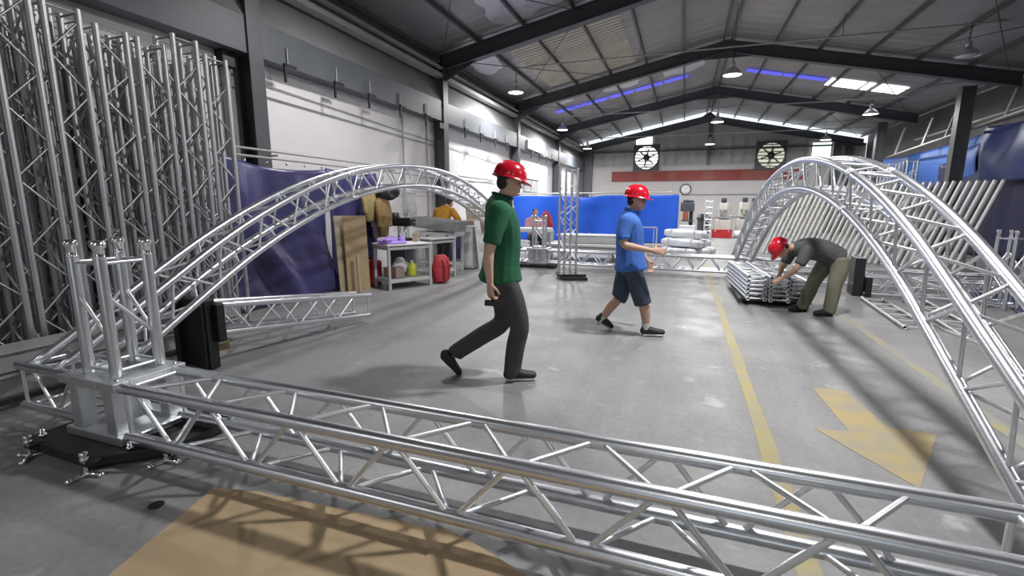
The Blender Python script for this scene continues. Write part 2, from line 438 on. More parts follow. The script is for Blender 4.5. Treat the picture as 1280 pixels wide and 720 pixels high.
def wall_fan(x, z, rad, pane, label):
    t = T('wall_fan', label, 'fan', (x, YB-.1, z-rad), group='extractor fans in the back wall')
    y = YB-.12
    t.box('light_panel', (x, y+.1, z), (1.9*rad, .02, 1.9*rad), pane, bev=0)
    # square housing plate with a round throat
    n = 32; vs, fs = [], []
    for k in range(n):
        a = 2*math.pi*k/n; ca, sa = math.cos(a), math.sin(a); q = 1.06*rad/max(abs(ca), abs(sa))
        vs += [(x+rad*.93*ca, y, z+rad*.93*sa), (x+q*ca, y, z+q*sa), (x+rad*.93*ca, y+.1, z+rad*.93*sa), (x+q*ca, y+.1, z+q*sa)]
    for k in range(n):
        i, j = 4*k, 4*((k+1) % n)
        fs += [(i, i+1, j+1, j), (i, j, j+2, i+2), (i+1, i+3, j+3, j+1)]
    t.mesh('housing', vs, fs, MT['darkmach'])
    for k in range(7):
        zz = z-rad*.8+k*rad*.267; hw = math.sqrt(max(.01, (rad*.93)**2-(zz-z)**2))
        t.box('louvre_slat', (x, y+.06, zz), (2*hw, .03, .045), MT['steel'], rot=(.5, 0, 0), bev=0)
    t.lathe('hub', (x, y+.05, z), [(.0, -.02), (.19, -.02), (.19, .04), (.0, .04)], MT['black'], 16, (0, -1, 0))
    for k in range(6):
        a = k*math.pi/3+.3
        t.box('fan_blade', (x+.42*rad*math.cos(a), y+.05, z+.42*rad*math.sin(a)), (.6*rad, .015, .08), MT['steel'], rot=(0, -a, 0), bev=0)
    for a in (0, math.pi/2):
        t.box('guard_bar', (x, y, z), (1.9*rad, .02, .03), MT['darkmach'], rot=(0, a, 0), bev=0)
wall_fan(-2.42, 4.37, .74, MT['winlight'], 'round louvred wall fan left of the two, under the bright window')
wall_fan(4.43, 4.30, .74, mat('hazy_pane', (.7, .72, .6), .3, emit=(.72, .76, .55), estr=.6), 'round louvred wall fan right of the two, dimmer and greenish')

wf = T('wall_front', None, None, kind='structure')
wf.box('sheet_panel', (-3.6, YF, 2.7), (6.2, .1, 5.5), MT['sheetwall'], bev=0)
wf.box('sheet_panel', (7.0, YF, 2.7), (4.2, .1, 5.5), MT['sheetwall'], bev=0)
wf.box('sheet_panel', (2.2, YF, 5.35), (5.5, .1, 2.5), MT['sheetwall'], bev=0)

# roof
ce = T('ceiling', None, None, kind='structure')
def corrugated(name, x0, x1, zf, y0, y1, m, dz, pitch=.25, amp=.028):
    vs, fs = [], []; n = int((y1-y0)/pitch)
    prof = []
    for k in range(n):
        y = y0+k*pitch; prof += [(y, 0), (y+pitch*.55, 0), (y+pitch*.65, amp), (y+pitch*.9, amp)]
    prof.append((y1, 0))
    for y, a in prof: vs += [(x0, y, zf(x0)+dz+a), (x1, y, zf(x1)+dz+a)]
    for i in range(len(prof)-1): fs.append((2*i, 2*i+1, 2*i+3, 2*i+2))
    return ce.mesh(name, vs, fs, m)
SH = .50
corrugated('roof_sheet', -6.8, 1.0, zl, YF, YB+.15, MT['roof'], SH, .5, .012)
corrugated('roof_sheet', 1.0, 9.1, zr, YF, YB+.15, MT['roof'], SH, .5, .012)
corrugated('bare_sheet', -4.9, -1.9, zl, 12.4, 17.7, MT['cream'], SH-.03, .2, .03)
def foil(x0, x1, y0, y1):
    n = 10; vs = []; pts = []
    for k in range(24):
        a = 2*math.pi*k/24; rr = .82+.3*rnd.random()
        x = (x0+x1)/2+rr*(x1-x0)/2*max(-1, min(1, 1.25*math.cos(a))); y = (y0+y1)/2+rr*(y1-y0)/2*max(-1, min(1, 1.25*math.sin(a)))
        pts.append((x, y, zl(x)+SH-.015))
    ce.mesh('foil_patch', pts, [tuple(range(23, -1, -1))], MT['foil'])
for f in ((-4.6, -2.9, 9.6, 11.7), (-6.2, -5.4, 12.5, 14.6), (-3.2, -2.2, 8.6, 9.7), (-5.4, -4.6, 18.6, 20.6), (-3.4, -2.0, 19, 20.8), (-1.2, .3, 19, 21)): foil(*f)
for side, zf, a, b in ((0, zl, -6.6, 1.0), (1, zr, 1.0, 8.9)):
    n = 6
    for k in range(n+1):
        x = a+.12+(b-a-.24)*k/n
        ce.box('purlin', (x, 10.8, zf(x)+.44), (.06, 41.6, .10), MT['purlin'], bev=0)
for y in FR[1:]:
    for zf, a, b in ((zl, -6.4, 1.0), (zr, 1.0, 8.7)):
        # I section: web and two flanges following the slope, deeper over the columns
        low = -.2 if y > 30 else 0.
        def seg(name, za, zb, hw):
            za, zb = za+low, zb+low
            pts = [(a, zf(a)), (b, zf(b))]
            vs = []
            for (x, z) in pts:
                for yy in (-hw, hw):
                    vs += [(x, y+yy, z+za), (x, y+yy, z+zb)]
            ce.mesh(name, vs, [(0, 1, 3, 2), (4, 6, 7, 5), (0, 4, 5, 1), (2, 3, 7, 6), (1, 5, 7, 3), (0, 2, 6, 4)], MT['steel'])
        seg('rafter_web', 0, .38, .006); seg('rafter_flange', 0, .016, .12); seg('rafter_flange', .364, .38, .12)
    ce.mesh('haunch', [(-6.25, y-.01, zl(-6.25)), (-5.3, y-.01, zl(-5.3)), (-6.25, y-.01, zl(-6.25)-.28), (-6.25, y+.01, zl(-6.25)), (-5.3, y+.01, zl(-5.3)), (-6.25, y+.01, zl(-6.25)-.28)], [(0, 1, 2), (3, 5, 4), (0, 2, 5, 3), (1, 4, 5, 2), (0, 3, 4, 1)], MT['steel'])
    ce.mesh('ridge_plate', [(.2, y-.02, zl(.2)), (1.8, y-.02, zr(1.8)), (1.0, y-.02, zl(1)+.38), (.2, y+.02, zl(.2)), (1.8, y+.02, zr(1.8)), (1.0, y+.02, zl(1)+.38)], [(0, 1, 2), (3, 5, 4), (0, 3, 4, 1), (1, 4, 5, 2), (2, 5, 3, 0)], MT['steel'])
# skylight strips of coloured sheet between the second and third frames
def sky(x0, x1, zf, y0, y1, m, name='skylight'):
    ce.mesh(name, [(x0, y0, zf(x0)+SH-.02), (x1, y0, zf(x1)+SH-.02), (x1, y1, zf(x1)+SH-.02), (x0, y1, zf(x0)+SH-.02)], [(0, 3, 2, 1)], m)
e = [-5.75, -4.6, -3.4, -2.3, -1.15, -.15]
for a, b in zip(e, e[1:]): sky(a+.04, b-.04, zl, 21.35, 21.9, MT['skyblue'])
for a, b in ((1.95, 3.2), (3.25, 4.7)): sky(a, b, zr, 21.4, 21.9, MT['skyblue'])
for a, b in ((4.8, 5.9), (5.98, 7.2)): sky(a, b, zr, 21.3, 22.4, MT['skywhite'])
# overhead light pipes and tie rods
for y, z in ((15, 5.74), (21.2, 5.3), (27, 5.1)):
    ce.tube('lighting_pipe', (-5.9, y, z), (1.0, y, z-.02), .022, MT['gutter'], 6)
    ce.tube('lighting_pipe', (1.0, y, z-.02), (8.0, y, z-.05), .022, MT['gutter'], 6)
    for x in (-4, -1.5, 1, 3.5, 6):
        zz = (zl(x) if x < 1 else zr(x))+.4
        ce.tube('pipe_hanger', (x, y, z-.02), (x, y, zz), .008, MT['purlin'], 5)
for y0, y1 in ((5.87, 12), (12, 18.1), (18.1, 24.5), (24.5, 30.7)):
    for xa, xb, zf in ((-6.3, -2.6, zl), (-2.6, -6.3, zl), (8.4, 5, zr), (5, 8.4, zr)):
        ce.tube('roof_brace', (xa, y0, zf(xa)+.28), (xb, y1, zf(xb)+.28), .012, MT['purlin'], 5)

# high bay lamps, each with its own light
def high_bay(x, y, z, zc, label, on=1., lit=True):
    t = T('high_bay_lamp', label, 'lamp', (x, y, z), group='high bay lamps under the roof')
    t.tube('cord', (x, y, z+.36), (x+.02, y, zc), .012, MT['black'], 6)
    t.lathe('lamp_socket', (x, y, z+.2), [(.06, 0), (.06, .12), (.035, .16), (0, .17)], MT['lampshade'], 14)
    t.lathe('lamp_shade', (x, y, z), [(.25, 0), (.245, .02), (.2, .09), (.12, .17), (.06, .21), (.05, .2), (.11, .16), (.19, .08), (.235, .012), (.25, 0)], MT['lampshade'], 24)
    t.lathe('diffuser', (x, y, z+.012), [(0, 0), (.225, 0), (.225, .008), (0, .01)], MT['bulb'] if lit else MT['bulb_off'], 24)
    ld = D.lights.new('lamp_light', 'AREA'); ld.shape = 'DISK'; ld.size = .42; ld.energy = LAMP_W*on; ld.color = (1, .985, .975)
    o = link('lamp_light', ld, t.o); o.location = (0, 0, -.03)
PX = {'left': -5.3, 'middle': 1.0, 'right': 6.1}
for row, (y, z, zc, word) in enumerate(((15, 4.98, 5.74, 'nearest row over the hall'), (21.2, 4.72, 5.3, 'second row'), (27, 4.55, 5.1, 'farthest row'))):
    for sd, x in PX.items():
        dim = (sd == 'right' and row == 0)
        high_bay(x, y, z, zc, 'white high bay lamp hanging in the %s, %s of its three' % (word, sd), .12 if dim else (1.1 if sd == 'left' else .8 if sd == 'right' else 1.), not dim)
for y in (4.8, -3.5):
    for sd, x in PX.items():
        high_bay(-4.0 if (y > 0 and sd == 'left') else x, 7.0 if (y > 0 and sd == 'left') else y, 5.0, 5.74, 'white high bay lamp over the %s, on the %s side' % ('near bay, out of view' if y > 0 else 'open end of the hall', sd), {'left': .5, 'middle': 1.3, 'right': .4}[sd] if y > 0 else .25)  # the forward left lamp is added out of view to brighten the left wall

# ------------------------------------------------------------------ the truss frame in the foreground
RT = .033
t = T('box_truss', 'long silver box truss lying across the foreground, in front of the walkers', 'truss', (-.9, 1.8, 0))
truss(t, (-2.945, 1.795, .2725), (1.15, 1.795, .2725), w=.31, h=.295, r=RT, rb=.0125, period=.57, phase=(2.945-1.72)/.57-2+.0, n=24, nb=12)
for y in (1.64, 1.95):
    for z in (.125, .42):
        coupler(t, (1.15, y, z), (1, 0, 0), RT)
t2 = T('box_truss', 'end section of the foreground truss carrying the near foot of the right arch', 'truss', (1.6, 1.8, 0))
truss(t2, (1.26, 1.795, .2725), (2.3, 1.795, .2725), w=.31, h=.295, r=RT, rb=.0125, n=20, nb=10)
for x in (1.3, 2.25):
    for y in (1.64, 1.95): t2.box('foot_block', (x, y, .046), (.08, .08, .09), MT['black'])
for x in (-1.6, .4):
    pass

def corner_block(name, label, cx, cy, sgn, stub_dir):
    """plates above and below with four square posts, stub truss on one side"""
    t = T(name, label, 'truss corner', (cx, cy, 0))
    for z, nm in ((.43, 'top_plate'), (.105, 'bottom_plate')):
        for a in (-1, 1):
            t.box(nm, (cx, cy+a*.165, z), (.50, .085, .05), MT['alup'], bev=.004)
            t.box(nm, (cx+a*.21, cy, z), (.085, .245, .05), MT['alup'], bev=.004)
        t.box('plate_web', (cx, cy, z-.015), (.335, .245, .012), MT['alup'], bev=0)
    for a in (-1, 1):
        for b in (-1, 1):
            t.box('post', (cx+a*.155, cy+b*.15, .268), (.085, .085, .276), MT['alup'], bev=.004)
            t.lathe('bolt', (cx+a*.21, cy+b*.165, .455), [(.012, 0), (.012, .008), (0, .01)], MT['chrome'], 8)
    t.box('inner_post', (cx, cy, .268), (.09, .09, .276), MT['alup'], bev=.004)
    return t
cb = corner_block('corner_block', 'silver corner block of plates and posts beneath the short near tower', -3.19, 1.80, 1, -1)

def short_tower(label, cx, cy, z0, z1, rot=0., r=.031, w=.245, group='short upright truss pieces on the corners'):
    t = T('short_tower', label, 'truss', (cx, cy, z0), group=group)
    d = V((math.cos(rot), math.sin(rot), 0))
    truss(t, (cx, cy, z0), (cx, cy, z1-.1), up=d, w=w, h=w, r=r, rb=.011, period=.62, phase=.3, n=20, nb=10)
    s = V((0, 0, 1)).cross(d)
    for a in (-1, 1):
        for b in (-1, 1):
            p = V((cx, cy, z1-.1))+d*a*w/2+s*b*w/2
            t.lathe('coupler', p, [(r*1.0, 0), (r*.92, .004), (r*.92, .055), (r*1.12, .06), (r*1.25, .075), (r*1.1, .095), (r*.7, .1), (r*.7, .07), (0, .07)], MT['chrome'], 16)
    return t
short_tower('short silver box truss standing on the near corner block', -3.185, 1.81, .457, 1.25)

def base_plate(name, label, cx, cy, sx, sy, z, full=True):
    t = T(name, label, 'base plate', (cx, cy, 0))
    t.box('plate', (cx, cy, z-.025), (sx, sy, .05), MT['black'], bev=.006)
    for a in (-1, 1):
        t.box('rim', (cx, cy+a*(sy/2-.01), z-.055), (sx, .02, .07), MT['black'])
        t.box('rim', (cx+a*(sx/2-.01), cy, z-.055), (.02, sy-.04, .07), MT['black'])
    if full:
        for a in (-1, 1):
            for b in (-1, 1):
                x, y = cx+a*(sx/2-.12), cy+b*(sy/2-.06)
                f = t.box('caster_fork', (x, y, .052), (.05, .05, .04), MT['black'])
                t.lathe('wheel', (x-.02, y, .032), [(.015, 0), (.031, .002), (.031, .038), (.015, .04)], MT['redp'], 14, (1, 0, 0), parent=f)
    return t
def leveller(t, x, y, zt, a):
    s = t.tube('levelling_screw', (x, y, .012), (x, y, zt+.05), .010, MT['chrome'], 8)
    t.lathe('screw_nut', (x, y, zt), [(.02, 0), (.02, .02), (.013, .024), (.02, .03), (.02, .05), (0, .055)], MT['chrome'], 10, parent=s)
    for k in range(3):
        b = a+k*2*math.pi/3
        q = (x+.075*math.cos(b), y+.075*math.sin(b), .014)
        t.tube('foot_arm', (x, y, .016), q, .012, MT['chrome'], 8, parent=s)
        t.lathe('foot_pad', (q[0], q[1], 0), [(.018, 0), (.018, .016), (.01, .026), (0, .028)], MT['chrome'], 10, parent=s)
bp = T('base_plate', 'black steel base plate on casters beneath the near corner block', 'base plate', (-3.17, 1.80, 0))
OUT = [(-3.60, 1.47), (-3.0, 1.455), (-2.70, 1.72), (-2.70, 2.10), (-3.60, 2.10)]
poly_prism(bp, 'plate', OUT, .058, .078, MT['black'])
for (xa, ya), (xb, yb) in zip(OUT, OUT[1:]+OUT[:1]):
    L_ = math.hypot(xb-xa, yb-ya)
    bp.box('rim', ((xa+xb)/2, (ya+yb)/2, .05), (L_, .02, .055), MT['black'], rot=(0, 0, math.atan2(yb-ya, xb-xa)))
for x, y in ((-3.02, 1.54), (-3.5, 1.56), (-2.78, 1.78), (-3.5, 2.0), (-2.8, 2.0)):
    f = bp.box('caster_fork', (x, y, .048), (.05, .05, .03), MT['black'])
    bp.lathe('wheel', (x-.02, y, .032), [(.015, 0), (.031, .002), (.031, .038), (.015, .04)], MT['redp'], 14, (1, 0, 0), parent=f)
for x, y, a in ((-2.945, 1.415, .4), (-3.47, 1.425, 1.2), (-2.685, 1.66, .2)):
    bp.box('leveller_tab', (x, y+.03, .07), (.05, .08, .02), MT['black'])
    leveller(bp, x, y, .09, a)
for x, y in ((-2.88, 1.60), (-3.53, 1.52)):
    bp.lathe('plate_bolt', (x, y, .078), [(.02, 0), (.02, .018), (.012, .02), (.012, .045), (0, .05)], MT['chrome'], 8)

def prof(off, y0, y1, zt, rad, ang, n=60):
    yc = (y0+y1)/2; a = R(ang); r = rad-off; zc = zt-rad
    L = ((yc-y0)-rad*math.sin(a))/math.cos(a)
    def f(s):
        if abs(s) <= a*rad:
            th = s/rad; return (yc+r*math.sin(th), zc+r*math.cos(th))
        sg = 1 if s > 0 else -1; e = abs(s)-a*rad
        return (yc+sg*(r*math.sin(a)+e*math.cos(a)), zc+r*math.cos(a)-e*math.sin(a))
    return f, a*rad+L

def arch(name, label, xf, wd, off, y0, y1, zt, rad, ang, cut=.35, period=.50, r=.031, rb=.011):
    """four bent chords: outer/inner radius, left/right; xf(y) gives the left side"""
    t = T(name, label, 'arch', (xf(y0), y0, 0))
    fo_, S = prof(0, y0, y1, zt, rad, ang); fi, _ = prof(off, y0, y1, zt, rad, ang)
    def P(f, s, right):
        y, z = f(s); return V((xf(y)+(wd if right else 0), y, z))
    for f, c in ((fo_, 0.), (fi, cut)):
        for rt in (0, 1):
            pts = [P(f, -S+c+(2*S-2*c)*k/90, rt) for k in range(91)]
            t.bm('outer_chord' if f is fo_ else 'inner_chord', sweep_bm(pts, r, 16), MT['alu'])
    n = int((2*S-.7)/period); h = period/2
    s0 = -n*period/2
    for k in range(2*n):
        a, b = s0+k*h, s0+(k+1)*h
        o = .02
        for rt in (0, 1):
            p, q = (P(fo_, a+o, rt), P(fi, b-o, rt)) if k % 2 == 0 else (P(fi, a+o, rt), P(fo_, b-o, rt))
            t.tube('brace', p, q, rb, MT['alu2'], 8)
        for f in (fo_, fi):
            p, q = (P(f, a+o, 0), P(f, b-o, 1)) if (k % 2 == 0) == (f is fo_) else (P(f, a+o, 1), P(f, b-o, 0))
            t.tube('brace', p, q, rb, MT['alu2'], 8)
    # straight struts where the arch is bolted together in three lengths
    for s in (-S*.34, S*.34):
        for rt in (0, 1):
            t.tube('joint_strut', P(fo_, s, rt), P(fi, s, rt), rb, MT['alu2'], 8)
            for f in (fo_, fi):
                p = P(f, s, rt); q = P(f, s+.05, rt)
                t.tube('joint_sleeve', p-(q-p)*.9, q, r*1.1, MT['alup'], 16)
        t.tube('joint_strut', P(fo_, s, 0), P(fo_, s, 1), rb, MT['alu2'], 8)
        t.tube('joint_strut', P(fi, s, 0), P(fi, s, 1), rb, MT['alu2'], 8)
    return t
arch('truss_arch', 'left silver truss arch rising behind the near corner tower, before the navy tarpaulin', lambda y: -3.95, .27, .27, 1.70, 10.9, 2.0, 7.0, 31, cut=.38)
arch('truss_arch', 'right silver truss arch, over the bending worker in the red helmet', lambda y: 1.42-.043*(y-1.7), .28, .31, 1.62, 11.45, 1.965, 6.65, 29.5, cut=.42, r=.034)

def stub(label, x0, x1, y, mirror=1):
    t = T('stub_truss', label, 'truss', ((x0+x1)/2, y, 0))
    truss(t, (x0, y, .2625), (x1, y, .2625), w=.27, h=.275, r=.030, rb=.011, period=.44, phase=.3, n=16, nb=8)
    return t
stub('short silver stub truss left of the near corner block, carrying the left arch foot', -4.08, -3.45, 1.835)

# far side of the frame
t = T('box_truss', 'silver box truss along the far side of the floor frame, behind the man in blue', 'truss', (-1, 10.75, 0))
truss(t, (-2.95, 10.84, .26), (1.9, 10.58, .26), w=.29, h=.29, r=.03, rb=.016, period=.5, n=10, nb=6)
cb2 = corner_block('corner_block', 'silver corner block beneath the short far tower, on the left', -3.22, 10.85, 1, -1)
short_tower('short silver box truss standing on the far corner block', -3.22, 10.85, .457, 1.22, r=.028)
base_plate('base_plate', 'black base plate on casters beneath the far corner block', -3.2, 10.85, .86, .58, .078)
stub('silver stub truss left of the far corner block, at the left arch far foot', -4.08, -3.48, 10.8)
t = T('tall_tower', 'tall silver box truss standing upright on a black base behind the walkers', 'truss', (-2.17, 9.3, .1))
truss(t, (-2.17, 9.3, .1), (-2.17, 9.3, 2.17), up=(math.cos(.69), math.sin(.69), 0), w=.26, h=.26, r=.025, rb=.0075, period=.46, n=10, nb=6)
b = T('tower_base', 'black base under the tall upright truss, a second black block beside it', 'base plate', (-2.05, 9.25, 0))
b.box('plate', (-2.17, 9.3, .075), (.42, .42, .05), MT['black'], rot=(0, 0, .35))
b.box('block', (-1.99, 9.14, .03), (.5, .32, .06), MT['black'], rot=(0, 0, .35))
b.box('block', (-1.98, 9.12, .085), (.46, .05, .05), MT['black'], rot=(0, 0, .35))

# tower section lying behind the near corner, black plate still bolted to its end
t = T('lying_truss', 'silver truss lying before the navy tarpaulin, black plate on its near end', 'truss', (-3.85, 3.0, 0))
truss(t, (-3.97, 3.0, .44), (-3.76, 4.85, .215), w=.25, h=.25, r=.027, rb=.010, period=.52, phase=.1, n=14, nb=8)
pm = lambda c, s, rz, nm, m='black': t.box(nm, c, s, MT[m], rot=(0, 0, rz), bev=.006)
pm((-4.06, 2.91, .32), (.44, .09, .62), -.1, 'end_plate')
pm((-3.90, 2.855, .30), (.07, .06, .58), -.1, 'plate_rim')
pm((-4.22, 2.86, .30), (.07, .06, .58), -.1, 'plate_rim')
pm((-3.85, 2.94, .42), (.16, .07, .34), -.1, 'side_plate')

t = T('lying_truss', 'silver truss on the floor at the far right, black plate on its left end', 'truss', (3.3, 9.1, 0))
truss(t, (2.85, 9.22, .19), (4.6, 8.95, .19), w=.27, h=.27, r=.026, rb=.009, period=.42, n=10, nb=6)
t.box('end_plate', (2.76, 9.28, .31), (.14, .42, .62), MT['black'], rot=(0, 0, -.1))
t.box('plate_rim', (2.88, 9.1, .16), (.08, .2, .3), MT['black'], rot=(0, 0, -.1))
t = T('lying_truss', 'silver box truss lying behind the one with the black plate, at the far right', 'truss', (3.6, 10.2, 0))
truss(t, (2.0, 10.2, .2), (5.4, 9.9, .2), w=.27, h=.27, r=.026, rb=.009, period=.42, n=10, nb=6)
short_tower('short upright silver truss at the right edge, before the dark tarpaulin', 4.35, 8.6, 0.03, 1.14, rot=.5, r=.024, w=.22)
short_tower('short upright silver truss behind the right arch, farther from the edge', 4.95, 9.1, 0.03, 1.15, rot=.5, r=.024, w=.22)

# the store of upright trusses along the left wall
rows = [('front', -5.03, 8, 1.70, .335, 3.25), ('middle', -5.40, 8, 1.9, .335, 3.28), ('back', -5.77, 7, 2.1, .335, 3.36)]
for rn, x, n, y0, dy, hh in rows:
    for i in range(n):
        cx, cy = x+rnd.uniform(-.02, .02), y0+i*dy+rnd.uniform(-.02, .02)
        h = hh+rnd.uniform(-.12, .05)
        h -= 0 if (rn == 'front' and i < 3) else .17
        if rn == 'front' and i == 7: h = 3.02
        where = 'nearest the camera' if i == 0 else ('at the far end' if i == n-1 else '%s from the camera' % ORD[i])
        t = T('upright_truss', 'tall dull silver truss stored upright by the left wall, %s row, %s' % (rn, where), 'truss', (cx, cy, 0), group='trusses stored upright by the left wall')
        truss(t, (cx, cy, .0), (cx, cy, h), up=(1, 0, 0), w=.24, h=.24, r=.0245, rb=.009, period=rnd.choice((.52, .56, .6)), phase=rnd.random(), n=10, nb=6, cm='aludull', bmn='aludull')

# grey beams on timber lying in front of them
for k, (z, x, lab) in enumerate(((.16, -4.60, 'lower grey steel beam lying on timbers under the upright trusses'), (.325, -4.62, 'upper grey steel beam lying on the lower one by the upright trusses'))):
    t = T('steel_beam', lab, 'beam', (x, 2.2, z-.08), group='grey beams by the upright trusses')
    t.box('web', (x, 2.2, z), (.24, 3.0, .15), MT['greysteel'], bev=.01)
    t.box('flange', (x+.01, 2.2, z+.075), (.29, 3.0, .012), MT['greysteel'], bev=.002)
    t.box('end_cap', (x, 3.705, z), (.22, .01, .14), MT['greysteel'], bev=0)
for y, wd in ((1.2, 'nearest'), (2.35, 'middle'), (3.35, 'farthest')):
    t = T('timber_block', 'short brown timber under the grey steel beams, the %s of three' % wd, 'timber', (-4.55, y, 0), group='timbers under the grey beams')
    t.box('timber', (-4.55, y, .04), (.5, .12, .08), MT['wood'])

# cardboard sheets
for lab, pts, z in (('large cardboard sheet on the floor under the foreground truss, left of the seam', [(-2.2, 1.57), (-1.96, 1.62), (-.925, 1.69), (-.70, .35), (-1.85, .25)], .0),
                    ('cardboard sheet on the floor right of the seam, under the foreground truss', [(-.95, 1.70), (-.80, 1.665), (-.50, 1.56), (.15, 1.2), (.1, .3), (-.72, .3)], .006)):
    t = T('cardboard_sheet', lab, 'cardboard', (pts[0][0], pts[0][1], z), group='cardboard sheets on the floor')
    poly_prism(t, 'sheet', pts, z+.003, z+.008, MT['card'])

# ------------------------------------------------------------------ tarpaulins
def cloth(t, name, f, m, nu=40, nv=24, th=.004, parent=None):
    """f(u, v) -> world point; a sheet with a little thickness"""
    P = [[V(f(i/nu, j/nv)) for j in range(nv+1)] for i in range(nu+1)]
    vs, fs = [], []; W = nv+1
    for i in range(nu+1):
        for j in range(nv+1): vs.append(P[i][j])
    n0 = len(vs)
    for i in range(nu+1):
        for j in range(nv+1):
            du = P[min(i+1, nu)][j]-P[max(i-1, 0)][j]; dv = P[i][min(j+1, nv)]-P[i][max(j-1, 0)]
            n = du.cross(dv); n = n.normalized() if n.length > 1e-9 else V((0, 0, 1))
            vs.append(P[i][j]-n*th)
    for i in range(nu):
        for j in range(nv):
            a, b, c, d = i*W+j, (i+1)*W+j, (i+1)*W+j+1, i*W+j+1
            fs.append((a, b, c, d)); fs.append((n0+d, n0+c, n0+b, n0+a))
    for i in range(nu):
        for j in (0, nv):
            a, b = i*W+j, (i+1)*W+j; fs.append((a, n0+a, n0+b, b) if j == 0 else (b, n0+b, n0+a, a))
    for j in range(nv):
        for i in (0, nu):
            a, b = i*W+j, i*W+j+1; fs.append((b, n0+b, n0+a, a) if i == 0 else (a, n0+a, n0+b, b))
    return t.mesh(name, vs, fs, m, True, parent)
sn = math.sin
t = T('tarpaulin', 'navy tarpaulin hanging from the wall rail behind the left arch', 'tarpaulin', (-5.45, 5.5, 0))
def navy(u, v):
    y = 4.42+2.02*u; top = 2.08-.06*u-.09*sn(math.pi*u)
    z = top*(1-v)+.02*v
    x = -5.58+.06*sn(9*u+2.2*v+1)+.05*sn(15*u-7*v)*(.3+v)+.03*sn(26*u-13*v)*v+.03*sn(5*v+3*u)
    return (x+.12*v, y+.03*sn(6*v+2), z)
cloth(t, 'sheet', navy, MT['navy'], 60, 36)
for k in range(6):
    y = 4.5+.36*k
    t.lathe('eyelet', (-5.54, y, 2.03), [(.012, 0), (.02, .002), (.02, .008), (.012, .008)], MT['chrome'], 10, (1, 0, 0))
t = T('tarpaulin', 'navy cloth hanging behind the workbench under the khaki jacket', 'tarpaulin', (-5.6, 7.6, 0))
cloth(t, 'sheet', lambda u, v: (-5.64+.05*sn(14*u+3*v), 6.5+1.35*u, 2.05-.08*sn(math.pi*u)-1.95*v), MT['navy'], 30, 18)

t = T('tarpaulin', 'dark grey sheet added behind the upright trusses to darken the gaps between them', 'tarpaulin', (-6.2, 2.3, 0))
cloth(t, 'sheet', lambda u, v: (-6.18+.05*sn(12*u+2*v), -.6+5.0*u, 3.1-3.08*v), MT['dark'], 40, 14)  # added backing, only there to darken the gaps between the upright trusses
t = T('tarp_screen', 'bright blue tarpaulin screen on a pale frame across the back of the hall', 'screen', (-3, 17, 0))
def bl(u, v):
    x = -6.1+5.9*u; dip = .42*math.exp(-((u-.47)/.10)**2)*max(0, 1-v*1.8)
    z = 1.81-.012*sn(math.pi*u*3)**2-1.63*v
    y = 17+.05*sn(22*u+3*v)+.04*sn(51*u)*v-.16*dip*sn(math.pi*min(1, v*2.5+.1))
    return (x, y, z-.06*math.exp(-((u-.47)/.07)**2)*(1-v)**3)
cloth(t, 'sheet', bl, MT['blue'], 110, 24)
t.tube('top_rail', (-6.1, 17.04, 1.87), (-.45, 17.04, 1.90), .028, MT['white_tube'], 8)
for x in (-6.1, -3.2, -.18): t.box('post', (x, 17.06, .93), (.06, .06, 1.86), MT['white_tube'])
for x in (-6.1, -3.2, -.18): t.box('foot', (x, 17.06, .02), (.06, .7, .04), MT['white_tube'])

t = T('tarpaulin', 'blue tarpaulin slung high along the right side behind the leaning tubes', 'tarpaulin', (8.4, 23.5, 2.2))
cloth(t, 'sheet', lambda u, v: (8.35-.12*sn(math.pi*v)+.08*sn(9*u+2*v), 27.2-8.6*u, 3.62+.05*u-.18*sn(math.pi*u)-1.5*v*(1-.15*u)), MT['blue2'], 40, 16)
t = T('tarpaulin', 'deep blue tarpaulin bulging beside the right column, upper right corner', 'tarpaulin', (7.85, 14.5, 2.2))
cloth(t, 'sheet', lambda u, v: (7.98-.10*sn(math.pi*v)+.07*sn(8*u+3*v)+.03*sn(19*u-4*v), 17.9-7.4*u, 3.72+.08*u-.12*sn(2*math.pi*u)-1.5*v), MT['blue3'], 50, 20)
t = T('tarpaulin', 'dark navy tarpaulin hanging to the floor at the right edge', 'tarpaulin', (8.2, 13.5, 0))
cloth(t, 'sheet', lambda u, v: (8.25+.05*sn(11*u+2*v)+.03*sn(23*u), 21.0-11.9*u, 2.9-2.88*v), MT['navy2'], 50, 18)
t = T('tarpaulin', 'blue tarpaulin spread flat on the floor at the right edge', 'tarpaulin', (4.8, 9.2, 0))
cloth(t, 'sheet', lambda u, v: (4.35+2.4*u+.25*sn(3*v), 8.25+1.75*v+.12*sn(5*u), .016+.006*sn(13*u+4*v)+.005*sn(17*v)), MT['navy'], 26, 20)

